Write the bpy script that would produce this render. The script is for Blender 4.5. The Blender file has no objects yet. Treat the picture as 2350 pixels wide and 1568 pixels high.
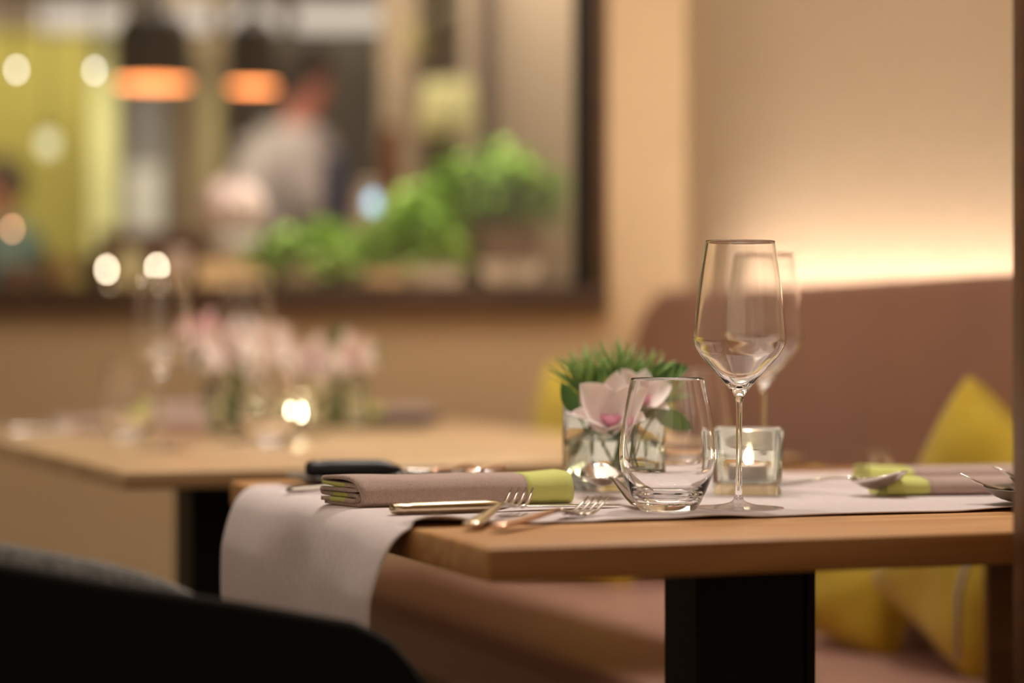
import bpy, bmesh, math, random
from mathutils import Vector, Matrix, noise
random.seed(7)
PI = math.pi
S = bpy.context.scene
COL = S.collection

# ------------------------------------------------------------------ camera
F = 85 / 36 * 2350          # focal length in pixels of the 2350 px frame
HC = 0.902                  # camera height
HY = 765                    # pixel row of the horizon
cam_d = bpy.data.cameras.new('camera')
cam = bpy.data.objects.new('camera', cam_d)
COL.objects.link(cam)
cam.location = (0, 0, HC)
cam.rotation_euler = (PI / 2, 0, 0)
cam_d.lens = 85
cam_d.sensor_width = 36
cam_d.shift_y = (HY - 784) / 2350
cam_d.clip_start = 0.05
cam_d.dof.use_dof = True
cam_d.dof.focus_distance = 2.2
cam_d.dof.aperture_fstop = 1.7
cam_d.dof.aperture_ratio = 1.18
S.camera = cam

# ------------------------------------------------------------------ world, view, lights
S.view_settings.view_transform = 'Standard'
S.view_settings.look = 'None'
S.view_settings.exposure = 0.85
S.view_settings.gamma = 1
S.view_settings.use_curve_mapping = False
S.cycles.use_denoising = True
S.cycles.max_bounces = 14
S.cycles.transmission_bounces = 12
S.cycles.transparent_max_bounces = 12
S.cycles.glossy_bounces = 5
S.cycles.diffuse_bounces = 4
S.cycles.sample_clamp_indirect = 30
S.cycles.blur_glossy = 0.3
W = bpy.data.worlds.new('world'); S.world = W
W.use_nodes = True
W.node_tree.nodes['Background'].inputs[0].default_value = (1.0, 0.72, 0.45, 1)
W.node_tree.nodes['Background'].inputs[1].default_value = 0.22

def light(kind, name, loc, target, power, color=(1, .84, .68), size=.1, size_y=None, spot=60, blend=.6):
    d = bpy.data.lights.new(name, kind)
    d.energy = power; d.color = color
    if kind == 'AREA':
        d.size = size
        if size_y: d.shape = 'RECTANGLE'; d.size_y = size_y
        else: d.shape = 'DISK'
    else:
        d.shadow_soft_size = size
    if kind == 'SPOT':
        d.spot_size = math.radians(spot); d.spot_blend = blend
    o = bpy.data.objects.new(name, d); COL.objects.link(o)
    o.location = loc
    dv = Vector(target) - Vector(loc)
    o.rotation_euler = dv.to_track_quat('-Z', 'Y').to_euler()
    return o

# downlights over the tables
light('SPOT', 'downlight_a', (.42, 2.95, 2.35), (.15, 2.3, .74), 27, (1, .92, .83), .05, spot=60, blend=.7)
light('SPOT', 'downlight_b', (-.10, 2.75, 2.35), (.05, 2.3, .74), 13, (1, .92, .83), .05, spot=62, blend=.7)
light('SPOT', 'downlight_c', (.15, 4.1, 2.35), (-.2, 3.75, .74), 27, (1, .90, .78), .06, spot=64, blend=.8)
light('SPOT', 'downlight_e', (-.75, 3.5, 2.35), (-.6, 3.8, .74), 8, (1, .90, .78), .06, spot=60, blend=.8)
light('SPOT', 'bench_seat_fill', (.30, 3.75, 2.35), (.02, 3.45, .46), 12, (1, .90, .80), .06, spot=42, blend=.8)  # added spot without a fixture, brightens the bench seat
light('AREA', 'room_fill', (-.6, -.6, 2.45), (.1, 2.6, .6), 7, (1, .80, .60), 3.0, 2.4)
# large soft fill standing in for ceiling bounce
light('AREA', 'ceiling_bounce_fill', (-.2, 3.0, 2.5), (-.2, 3.0, 0), 15, (1, .88, .74), 2.2, 2.0)
light('SPOT', 'wall_washer', (.55, 3.5, 2.45), (.62, 4.2, 1.3), 9, (1, .90, .76), .1, spot=85, blend=.9)
light('SPOT', 'window_wall_washer', (.0, 3.9, 2.45), (.1, 4.7, .85), 5.5, (1, .88, .70), .1, spot=90, blend=.9)
# the room behind the window
light('AREA', 'kitchen_light', (-1.7, 7.9, 2.6), (-1.7, 9.2, .9), 26, (1, .96, .74), 1.2, 1.0)
light('AREA', 'bar_light', (-.4, 6.6, 2.6), (-.5, 8.0, 1.2), 22, (1, .92, .82), 1.6, .8)
light('SPOT', 'herb_light', (-.1, 5.15, 2.5), (-.2, 5.5, 1.1), 100, (1, .95, .84), .06, spot=62, blend=.7)

# ------------------------------------------------------------------ helpers
def P(px, py, Z):
    return Vector(((px - 1175) / F * Z, Z, HC - (py - HY) / F * Z))
def G(px, py, z=.7425):
    Z = (HC - z) * F / (py - HY)
    return Vector(((px - 1175) / F * Z, Z, z))
def rgb(r, g, b):
    def c(v):
        v /= 255.
        return v / 12.92 if v <= .04045 else ((v + .055) / 1.055) ** 2.4
    return (c(r), c(g), c(b), 1)

def tag(o, label=None, cat=None, group=None, kind=None):
    if label: o['label'] = label
    if cat: o['category'] = cat
    if group: o['group'] = group
    if kind: o['kind'] = kind
    return o
def empty(name, loc=(0, 0, 0), rz=0, label=None, cat=None, group=None, rot=None):
    o = bpy.data.objects.new(name, None); COL.objects.link(o)
    o.location = loc
    o.rotation_euler = rot if rot else (0, 0, rz)
    o.empty_display_size = .02
    return tag(o, label, cat, group)
def link(bm, name, mat, parent=None, smooth=True, recalc=True, subsurf=0, angle=None):
    if recalc: bmesh.ops.recalc_face_normals(bm, faces=bm.faces[:])
    me = bpy.data.meshes.new(name)
    bm.to_mesh(me); bm.free()
    o = bpy.data.objects.new(name, me); COL.objects.link(o)
    for m in (mat if isinstance(mat, (list, tuple)) else [mat]): me.materials.append(m)
    if smooth:
        for p in me.polygons: p.use_smooth = True
        if angle is not None:
            me.set_sharp_from_angle(angle=math.radians(angle))
    if subsurf:
        s = o.modifiers.new('sub', 'SUBSURF'); s.levels = s.render_levels = subsurf
    if parent: o.parent = parent
    return o
def copy_tree(o, parent=None):
    c = o.copy(); COL.objects.link(c)
    if parent: c.parent = parent
    for ch in [x for x in COL.objects if x.parent == o]:
        copy_tree(ch, c)
    return c
def box(bm, x0, x1, y0, y1, z0, z1, bevel=0, seg=2, mtx=None):
    vs = [bm.verts.new(v) for v in ((x0,y0,z0),(x1,y0,z0),(x1,y1,z0),(x0,y1,z0),(x0,y0,z1),(x1,y0,z1),(x1,y1,z1),(x0,y1,z1))]
    fs = [bm.faces.new([vs[i] for i in f]) for f in ((0,3,2,1),(4,5,6,7),(0,1,5,4),(1,2,6,5),(2,3,7,6),(3,0,4,7))]
    if bevel:
        es = list({e for f in fs for e in f.edges})
        r = bmesh.ops.bevel(bm, geom=es, offset=bevel, segments=seg, affect='EDGES', profile=.5)
        if mtx:
            vv = {v for f in r['faces'] for v in f.verts} | {v for v in vs if v.is_valid}
            bmesh.ops.transform(bm, matrix=mtx, verts=list(vv))
    elif mtx:
        bmesh.ops.transform(bm, matrix=mtx, verts=vs)
def catmull(pts, n=6):
    out = []
    m = len(pts)
    for i in range(m - 1):
        p0 = pts[max(i-1, 0)]; p1 = pts[i]; p2 = pts[i+1]; p3 = pts[min(i+2, m-1)]
        for k in range(n):
            t = k / n
            out.append(tuple(.5 * ((2*b) + (-a + c)*t + (2*a - 5*b + 4*c - d)*t*t + (-a + 3*b - 3*c + d)*t**3) for a, b, c, d in zip(p0, p1, p2, p3)))
    out.append(tuple(pts[-1]))
    return out
def rings(bm, loops, close_start=True, close_end=True, closed=True):
    """skin a list of vertex-position rings"""
    prev = None; first = None
    L = []
    for lp in loops:
        L.append([bm.verts.new(p) for p in lp])
    for a, b in zip(L, L[1:]):
        n = len(a)
        for i in range(n if closed else n - 1):
            j = (i + 1) % n
            bm.faces.new((a[i], a[j], b[j], b[i]))
    if close_start: bm.faces.new(L[0][::-1])
    if close_end: bm.faces.new(L[-1])
    return L
def shape_pt(kind, a, r):
    c, s = math.cos(a), math.sin(a)
    if kind == 'round': return r * c, r * s
    e = 10 if kind == 'square' else kind
    k = (abs(c) ** e + abs(s) ** e) ** (-1 / e)
    return r * c * k, r * s * k
def lathe(bm, prof, n=64, kind='round', center=(0, 0, 0)):
    """prof: list (r, z); points with r<=0 become poles"""
    L = []
    for r, z in prof:
        if r <= 1e-6:
            L.append([bm.verts.new((center[0], center[1], center[2] + z))])
        else:
            L.append([bm.verts.new((center[0] + x, center[1] + y, center[2] + z)) for x, y in (shape_pt(kind, 2*PI*i/n, r) for i in range(n))])
    for a, b in zip(L, L[1:]):
        for i in range(n):
            j = (i + 1) % n
            if len(a) == 1 and len(b) == 1: continue
            if len(a) == 1: bm.faces.new((a[0], b[j], b[i]))
            elif len(b) == 1: bm.faces.new((a[i], a[j], b[0]))
            else: bm.faces.new((a[i], a[j], b[j], b[i]))
def tube(bm, pts, rad, n=8, flat=1.0, up=Vector((0, 0, 1))):
    """tube along pts; rad number or list; flat = thickness / width"""
    pts = [Vector(p) for p in pts]
    rads = rad if isinstance(rad, (list, tuple)) else [rad] * len(pts)
    loops = []
    for i, p in enumerate(pts):
        t = (pts[min(i+1, len(pts)-1)] - pts[max(i-1, 0)]).normalized()
        side = t.cross(up)
        if side.length < 1e-4: side = t.cross(Vector((0, 1, 0)))
        side.normalize(); nn = side.cross(t).normalized()
        r = rads[i]
        rw, rt = (r if isinstance(r, (tuple, list)) else (r, r * flat))
        loops.append([p + side * math.cos(2*PI*k/n) * rw + nn * math.sin(2*PI*k/n) * rt for k in range(n)])
    rings(bm, loops)
def sheet(bm, fn, nu, nv, thick=0.0, mid=False):
    """grid surface fn(u,v) -> Vector, given thickness along its normal"""
    g = [[Vector(fn(i / nu, j / nv)) for j in range(nv + 1)] for i in range(nu + 1)]
    def nrm(i, j):
        a = g[min(i+1, nu)][j] - g[max(i-1, 0)][j]; b = g[i][min(j+1, nv)] - g[i][max(j-1, 0)]
        n = a.cross(b)
        return n.normalized() if n.length > 1e-12 else Vector((0, 0, 1))
    A = [[bm.verts.new(g[i][j] + (nrm(i, j) * thick / 2 if mid else Vector())) for j in range(nv + 1)] for i in range(nu + 1)]
    for i in range(nu):
        for j in range(nv):
            bm.faces.new((A[i][j], A[i+1][j], A[i+1][j+1], A[i][j+1]))
    if thick:
        B = [[bm.verts.new(g[i][j] - nrm(i, j) * thick * (.5 if mid else 1)) for j in range(nv + 1)] for i in range(nu + 1)]
        for i in range(nu):
            for j in range(nv):
                bm.faces.new((B[i][j], B[i][j+1], B[i+1][j+1], B[i+1][j]))
        for i in range(nu):
            bm.faces.new((A[i][0], B[i][0], B[i+1][0], A[i+1][0]))
            bm.faces.new((A[i][nv], A[i+1][nv], B[i+1][nv], B[i][nv]))
        for j in range(nv):
            bm.faces.new((A[0][j], A[0][j+1], B[0][j+1], B[0][j]))
            bm.faces.new((A[nu][j], B[nu][j], B[nu][j+1], A[nu][j+1]))
def prism(bm, poly, y0, y1, plane='xz'):
    def m(a, b, c): return (a, c, b) if plane == 'xz' else (a, b, c)
    A = [bm.verts.new(m(a, b, y0)) for a, b in poly]; B = [bm.verts.new(m(a, b, y1)) for a, b in poly]
    n = len(poly)
    for i in range(n):
        j = (i + 1) % n
        bm.faces.new((A[i], A[j], B[j], B[i]))
    bm.faces.new(A[::-1]); bm.faces.new(B)

# ------------------------------------------------------------------ materials
def mat(name, color, rough=.5, metal=0, bump=None, bump_scale=200, bump_str=.2, bump_dist=.001, spec=.5, var=0, var_scale=8, stretch=(1, 1, 1),
        trans=0, ior=1.5, emit=None, emit_str=0, sheen=0, color2=None, sss=0, coat=0):
    m = bpy.data.materials.new(name); m.use_nodes = True
    nt = m.node_tree; N = nt.nodes; L = nt.links
    b = N['Principled BSDF']
    b.inputs['Base Color'].default_value = color
    b.inputs['Roughness'].default_value = rough
    b.inputs['Metallic'].default_value = metal
    b.inputs['IOR'].default_value = ior
    b.inputs['Specular IOR Level'].default_value = spec
    b.inputs['Transmission Weight'].default_value = trans
    b.inputs['Coat Weight'].default_value = coat
    if sheen:
        b.inputs['Sheen Weight'].default_value = sheen
        b.inputs['Sheen Roughness'].default_value = .5
    if sss:
        b.inputs['Subsurface Weight'].default_value = sss
        b.inputs['Subsurface Radius'].default_value = (.01, .006, .004)
        b.inputs['Subsurface Scale'].default_value = .5
    if emit:
        b.inputs['Emission Color'].default_value = emit
        b.inputs['Emission Strength'].default_value = emit_str
    tc = N.new('ShaderNodeTexCoord'); mp = N.new('ShaderNodeMapping')
    mp.inputs['Scale'].default_value = stretch
    L.new(tc.outputs['Object'], mp.inputs['Vector'])
    if color2 or var:
        nz = N.new('ShaderNodeTexNoise'); nz.inputs['Scale'].default_value = var_scale; nz.inputs['Detail'].default_value = 5
        L.new(mp.outputs[0], nz.inputs['Vector'])
        cr = N.new('ShaderNodeValToRGB')
        c2 = color2 if color2 else tuple(v * (1 - var) for v in color[:3]) + (1,)
        cr.color_ramp.elements[0].color = c2; cr.color_ramp.elements[0].position = .35
        cr.color_ramp.elements[1].color = color; cr.color_ramp.elements[1].position = .65
        L.new(nz.outputs['Fac'], cr.inputs['Fac']); L.new(cr.outputs['Color'], b.inputs['Base Color'])
    if bump:
        if bump == 'noise':
            t = N.new('ShaderNodeTexNoise'); t.inputs['Scale'].default_value = bump_scale; t.inputs['Detail'].default_value = 4
            h = t.outputs['Fac']
        else:   # weave
            t1 = N.new('ShaderNodeTexWave'); t1.inputs['Scale'].default_value = bump_scale; t1.bands_direction = 'X'
            t2 = N.new('ShaderNodeTexWave'); t2.inputs['Scale'].default_value = bump_scale; t2.bands_direction = 'DIAGONAL'
            for t in (t1, t2): t.inputs['Distortion'].default_value = 1.0; L.new(mp.outputs[0], t.inputs['Vector'])
            mm = N.new('ShaderNodeMath'); mm.operation = 'ADD'
            L.new(t1.outputs['Fac'], mm.inputs[0]); L.new(t2.outputs['Fac'], mm.inputs[1]); h = mm.outputs[0]
            t = None
        if t: L.new(mp.outputs[0], t.inputs['Vector'])
        bp = N.new('ShaderNodeBump'); bp.inputs['Strength'].default_value = bump_str; bp.inputs['Distance'].default_value = bump_dist
        L.new(h, bp.inputs['Height']); L.new(bp.outputs[0], b.inputs['Normal'])
    return m

def wood(name, c1, c2, rough=.42, scale=1.0, planks=True):
    m = bpy.data.materials.new(name); m.use_nodes = True
    nt = m.node_tree; N = nt.nodes; L = nt.links
    b = N['Principled BSDF']; b.inputs['Roughness'].default_value = rough
    tc = N.new('ShaderNodeTexCoord')
    mp = N.new('ShaderNodeMapping'); mp.inputs['Scale'].default_value = (1.2*scale, 16*scale, 16*scale)
    L.new(tc.outputs['Object'], mp.inputs['Vector'])
    nz = N.new('ShaderNodeTexNoise'); nz.inputs['Scale'].default_value = 2.2; nz.inputs['Detail'].default_value = 8; nz.inputs['Distortion'].default_value = 1.2
    L.new(mp.outputs[0], nz.inputs['Vector'])
    cr = N.new('ShaderNodeValToRGB')
    cr.color_ramp.elements[0].color = c2; cr.color_ramp.elements[0].position = .32
    cr.color_ramp.elements[1].color = c1; cr.color_ramp.elements[1].position = .62
    L.new(nz.outputs['Fac'], cr.inputs['Fac'])
    out = cr.outputs['Color']
    if planks:
        br = N.new('ShaderNodeTexBrick'); br.inputs['Scale'].default_value = 1.0
        br.offset = .37; br.inputs['Brick Width'].default_value = .62; br.inputs['Row Height'].default_value = .093
        br.inputs['Mortar Size'].default_value = .0006
        br.inputs['Color1'].default_value = (1, 1, 1, 1); br.inputs['Color2'].default_value = (.80, .76, .72, 1); br.inputs['Mortar'].default_value = (.5, .42, .35, 1)
        mp2 = N.new('ShaderNodeMapping'); mp2.inputs['Location'].default_value = (.14, 0, 0)
        L.new(tc.outputs['Object'], mp2.inputs['Vector']); L.new(mp2.outputs[0], br.inputs['Vector'])
        mx = N.new('ShaderNodeMixRGB'); mx.blend_type = 'MULTIPLY'; mx.inputs[0].default_value = .8
        L.new(out, mx.inputs[1]); L.new(br.outputs['Color'], mx.inputs[2]); out = mx.outputs[0]
    L.new(out, b.inputs['Base Color'])
    bp = N.new('ShaderNodeBump'); bp.inputs['Strength'].default_value = .15; bp.inputs['Distance'].default_value = .001
    L.new(nz.outputs['Fac'], bp.inputs['Height']); L.new(bp.outputs[0], b.inputs['Normal'])
    return m

def glass(name, color=(1, 1, 1, 1), ior=1.5, rough=0.0):
    m = bpy.data.materials.new(name); m.use_nodes = True
    nt = m.node_tree; N = nt.nodes; L = nt.links
    N.remove(N['Principled BSDF'])
    g = N.new('ShaderNodeBsdfGlass'); g.inputs['Color'].default_value = color; g.inputs['IOR'].default_value = ior; g.inputs['Roughness'].default_value = rough
    L.new(g.outputs[0], N['Material Output'].inputs['Surface'])
    return m
def pane_glass(name):
    m = bpy.data.materials.new(name); m.use_nodes = True
    nt = m.node_tree; N = nt.nodes; L = nt.links
    N.remove(N['Principled BSDF'])
    t = N.new('ShaderNodeBsdfTransparent'); t.inputs[0].default_value = (.97, .96, .93, 1)
    g = N.new('ShaderNodeBsdfGlossy'); g.inputs['Roughness'].default_value = .0
    fr = N.new('ShaderNodeFresnel'); fr.inputs[0].default_value = 1.5
    mx = N.new('ShaderNodeMixShader')
    L.new(fr.outputs[0], mx.inputs[0]); L.new(t.outputs[0], mx.inputs[1]); L.new(g.outputs[0], mx.inputs[2])
    L.new(mx.outputs[0], N['Material Output'].inputs['Surface'])
    return m
def emission(name, color, strength):
    m = bpy.data.materials.new(name); m.use_nodes = True
    N = m.node_tree.nodes; N.remove(N['Principled BSDF'])
    e = N.new('ShaderNodeEmission'); e.inputs[0].default_value = color; e.inputs[1].default_value = strength
    m.node_tree.links.new(e.outputs[0], N['Material Output'].inputs['Surface'])
    return m

M_oak = wood('oiled_oak', rgb(206, 156, 100), rgb(180, 124, 68), .38)
M_oak_sheen = wood('oiled_oak_sheen', rgb(232, 202, 162), rgb(216, 180, 134), .28)  # oak lightened, cove sheen on the back table put into the colour
M_dark_wood = wood('walnut_panel', rgb(112, 68, 26), rgb(82, 48, 16), .5, planks=False)
M_panel_wood = wood('oak_end_panel', rgb(170, 122, 68), rgb(138, 94, 48), .5, planks=False)
M_frame_wood = wood('window_frame_wood', rgb(98, 70, 48), rgb(74, 52, 36), .35, planks=False)
M_black = mat('black_steel', rgb(16, 15, 15), .5, spec=.25)
M_black_frame = mat('black_window_frame', rgb(20, 20, 14), .5)
M_runner = mat('linen_runner', rgb(224, 210, 210), .95, bump='weave', bump_scale=420, bump_str=.35, bump_dist=.0004, var=.08, var_scale=120, sheen=.3, spec=.1)
M_nap = mat('taupe_napkin_linen', rgb(226, 196, 184), .95, bump='weave', bump_scale=330, bump_str=.8, bump_dist=.0008, var=.16, var_scale=600, sheen=.3, spec=.1)
M_lime = mat('lime_napkin_linen', rgb(218, 222, 130), .95, bump='weave', bump_scale=420, bump_str=.5, bump_dist=.0006, sheen=.2, spec=.1)
M_cushion = mat('mustard_velvet', rgb(228, 202, 72), .9, bump='noise', bump_scale=60, bump_str=.4, bump_dist=.004, color2=rgb(214, 184, 58), var_scale=12, sheen=.4, spec=.15)
M_bench = mat('mauve_brown_leather', rgb(172, 132, 118), .5, bump='noise', bump_scale=400, bump_str=.15, bump_dist=.0005, var=.06, var_scale=5, spec=.3)
M_bench_base = mat('bench_plinth_brown', rgb(34, 23, 12), .7)
M_wall_r = mat('textured_wallcovering', rgb(212, 188, 156), .9, bump='noise', bump_scale=55, bump_str=.9, bump_dist=.004, var=.09, var_scale=40, stretch=(1, 1, 2.2), spec=.1)
M_wall_b = mat('warm_plaster', rgb(224, 194, 154), .85, var=.05, var_scale=3, spec=.15)
M_floor = wood('dark_floor_boards', rgb(58, 40, 24), rgb(40, 27, 16), .5)
M_ceil = mat('ceiling_paint', rgb(200, 180, 155), .9)
M_felt = mat('grey_felt', rgb(128, 126, 124), 1, bump='noise', bump_scale=260, bump_str=1, bump_dist=.003, color2=rgb(84, 84, 84), var_scale=170, sheen=.5, spec=.05)
M_shell = mat('charcoal_felt_shell', rgb(22, 20, 19), 1, bump='noise', bump_scale=500, bump_str=.8, bump_dist=.001, sheen=.15, spec=.05)
M_steel = mat('polished_steel', rgb(214, 208, 200), .16, metal=1)
M_champ = mat('champagne_steel', rgb(206, 190, 164), .2, metal=1, bump='noise', bump_scale=180, bump_str=.08, bump_dist=.0004)
M_copper = mat('copper_handle', rgb(208, 168, 140), .28, metal=1)
M_knife_black = mat('black_knife_handle', rgb(22, 22, 26), .35)
M_stone = mat('dark_stoneware', rgb(92, 82, 74), .45, var=.15, var_scale=60)
M_bowl = mat('grey_stoneware', rgb(120, 108, 92), .5, var=.1, var_scale=80)
M_glass = glass('crystal', (1, 1, 1, 1), 1.5)
M_glass_g = glass('green_tinted_glass', (.96, .985, .955, 1), 1.5)
M_water = glass('water', (.99, 1, .99, 1), 1.33)
M_wax = mat('candle_wax', rgb(240, 228, 210), .5, sss=.3)
M_tin = mat('tealight_tin', rgb(178, 160, 158), .45, metal=.35)
M_flame = emission('candle_flame', (1, .82, .55, 1), 42)
M_wick = mat('candle_wick', rgb(30, 20, 14), .9)
M_petal = mat('orchid_petal', rgb(255, 244, 238), .6, color2=rgb(250, 228, 226), var_scale=30, sss=.25)
M_petal_pink = mat('pink_orchid_petal', rgb(238, 176, 186), .6, color2=rgb(248, 214, 214), var_scale=30, sss=.25)
M_lip = mat('orchid_lip', rgb(222, 160, 186), .5)
M_needle = mat('pine_needles', rgb(164, 194, 112), .6, color2=rgb(104, 148, 72), var_scale=60)
M_leaf = mat('leaf_green', rgb(92, 140, 64), .5, color2=rgb(62, 108, 50), var_scale=20)
M_leaf_pale = mat('pale_leaf', rgb(150, 176, 130), .5)
M_stem = mat('stem_green', rgb(90, 112, 50), .6)
M_herb = mat('herb_green', rgb(190, 218, 110), .6, color2=rgb(146, 190, 78), var_scale=9)
M_herb2 = mat('basil_green', rgb(158, 192, 72), .6, color2=rgb(112, 156, 50), var_scale=9)

# ================================================================== ROOM SHELL
def structure(o): o['kind'] = 'structure'; return o
bm = bmesh.new(); box(bm, -6, 4, -1.5, 12, -.05, 0)
structure(link(bm, 'floor', M_floor, smooth=False))
bm = bmesh.new(); box(bm, -6, 4, -1.5, 12, 2.7, 2.75)
structure(link(bm, 'ceiling', M_ceil, smooth=False))

C = Vector((.335, 4.65, 0))                       # corner of the two walls
wdir = Vector((.412, -1.52, 0)).normalized()      # along the right-hand wall, towards the camera
ang_r = math.atan2(wdir.y, wdir.x)
bm = bmesh.new(); box(bm, 0, 5.2, 0, .12, 0, 2.7)
o = link(bm, 'wall_right', M_wall_r, smooth=False); o.location = C; o.rotation_euler = (0, 0, ang_r)
structure(o)
# keep the slab on the far side of its face
# window wall: local x runs left from the corner, local y away from the camera
bdir = Vector((-.986, .166, 0))
ang_b = math.atan2(bdir.y, bdir.x)
def WB(x, y, z): # local -> world helper of the window wall (x left, y away)
    n = Vector((.166, .986, 0))
    return C + bdir * x + n * y + Vector((0, 0, z))
def wbox(bm, x0, x1, y0, y1, z0, z1, bevel=0):
    t = bmesh.new(); box(t, x0, x1, y0, y1, z0, z1, bevel)
    for v in t.verts: v.co = WB(*v.co)
    me = bpy.data.meshes.new('t'); t.to_mesh(me); t.free(); bm.from_mesh(me); bpy.data.meshes.remove(me)
WX0 = .152 ; WX1 = 2.6; WZ0 = .945; WZ1 = 2.25      # window opening
bm = bmesh.new()
wbox(bm, -.02, 3.4, 0, .14, 0, WZ0); wbox(bm, -.02, 3.4, 0, .14, WZ1, 2.7)
wbox(bm, -.02, WX0, 0, .14, WZ0, WZ1); wbox(bm, WX1, 3.4, 0, .14, WZ0, WZ1)
structure(link(bm, 'wall_back', M_wall_b, smooth=False))
win = empty('window_1', WB(1.3, .03, WZ0)); win['kind'] = 'structure'
def child(o, par):
    o.parent = par; o.matrix_parent_inverse = Matrix.Translation(-Vector(par.location)); return o
bm = bmesh.new()
wbox(bm, WX0 - .0, WX0 + .028, -.012, .13, WZ0, WZ1, .002)
wbox(bm, WX1 - .03, WX1, -.012, .13, WZ0, WZ1, .002)
wbox(bm, WX0 - .0, WX1, -.012, .13, WZ1 - .03, WZ1, .002)
child(link(bm, 'window_jamb', M_frame_wood, angle=30), win)
bm = bmesh.new(); wbox(bm, WX0, WX1, -.035, .13, WZ0 - .004, WZ0 + .044, .004)
child(link(bm, 'window_sill', M_frame_wood, angle=30), win)
bm = bmesh.new()
wbox(bm, WX0 + .022, WX0 + .074, .045, .09, WZ0 + .044, WZ1 - .03, .002)
wbox(bm, WX0 + .028, WX1 - .03, .05, .09, WZ0 + .044, WZ0 + .054, .002)
child(link(bm, 'window_frame', M_black_frame, angle=30), win)
bm = bmesh.new(); wbox(bm, WX0 + .04, WX1 - .03, .068, .072, WZ0 + .04, WZ1 - .03)
child(link(bm, 'window_pane', pane_glass('window_glass'), smooth=False), win)

# ================================================================== BENCH
bw = Vector((-.292, .956, 0)).normalized(); bu = Vector((.956, .292, 0)).normalized()
B0 = Vector((.651, 3.1, 0))
bench = empty('upholstered_bench', (.45, 3.4, 0), 0, 'mauve-brown leather corner bench with tall backrest along the glowing wall', 'bench')
fd = Vector((-.342, .94, 0)); fo = Vector((.083, 3.19, 0))
poly = [fo + fd * -.9, fo + fd * .72]
# seat outline: front edge, then under the window wall, back along the backrest
fl = fo + fd * 1.22
seat_poly = [fo + fd * -.35, fl, Vector((fl.x, 4.70, 0)) , Vector((.20, 4.63, 0)), B0 + bw * 1.42 , B0 + bw * -.25]
bm = bmesh.new()
prism(bm, [(p.x, p.y) for p in seat_poly], .36, .46, 'xy')
bmesh.ops.bevel(bm, geom=[e for e in bm.edges if all(v.co.z > .45 for v in e.verts)], offset=.02, segments=4, affect='EDGES')
child(link(bm, 'seat', M_bench, angle=50), bench)
bm = bmesh.new()
c = sum(seat_poly, Vector()) / len(seat_poly)
prism(bm, [((p.x - c.x) * .86 + c.x, (p.y - c.y) * .93 + c.y) for p in seat_poly], 0, .36, 'xy')
child(link(bm, 'plinth', M_bench_base, smooth=False), bench)
# backrest outline in (s, z), extruded through its thickness
out = [(-.25, .40), (-.25, .980), (1.33, .978), (1.385, .958), (1.42, .925), (1.47, .88), (1.53, .80), (1.555, .70), (1.56, .46)]
bm = bmesh.new()
prism(bm, out, 0, .045, 'xz')
bmesh.ops.bevel(bm, geom=[e for e in bm.edges if abs((e.verts[0].co - e.verts[1].co).y) < .001], offset=.010, segments=3, affect='EDGES')
Mb = Matrix(((bw.x, bu.x, 0, B0.x), (bw.y, bu.y, 0, B0.y), (0, 0, 1, 0), (0, 0, 0, 1)))
for v in bm.verts: v.co = Mb @ v.co
child(link(bm, 'backrest', M_bench, angle=40), bench)
bm = bmesh.new(); box(bm, .556, .73, 2.825, 2.855, 0, .70, .004, 2)
child(link(bm, 'end_panel', M_panel_wood, angle=30), bench)
# LED strip in the gap between backrest and wall
strip = empty('led_cove_strip', (.6, 3.6, .85), 0, 'warm white light strip hidden behind the bench backrest', 'light strip')
bm = bmesh.new()
a = B0 + bu * .062 + bw * -.12; b_ = B0 + bu * .062 + bw * 1.30
def bar(bm, a, b, w, z0, z1):
    d = (b - a).normalized(); n = Vector((-d.y, d.x, 0)) * w / 2
    q = [a + n, b + n, b - n, a - n]
    prism(bm, [(p.x, p.y) for p in q], z0, z1, 'xy')
bar(bm, a, b_, .016, .865, .875)
child(link(bm, 'channel', mat('aluminium_channel', rgb(180, 180, 178), .4, metal=1), smooth=False), strip)
bm = bmesh.new(); bar(bm, a, b_, .012, .8755, .880)
child(link(bm, 'diffuser', emission('led_warm', (1, .97, .93, 1), 50), smooth=False), strip)

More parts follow.
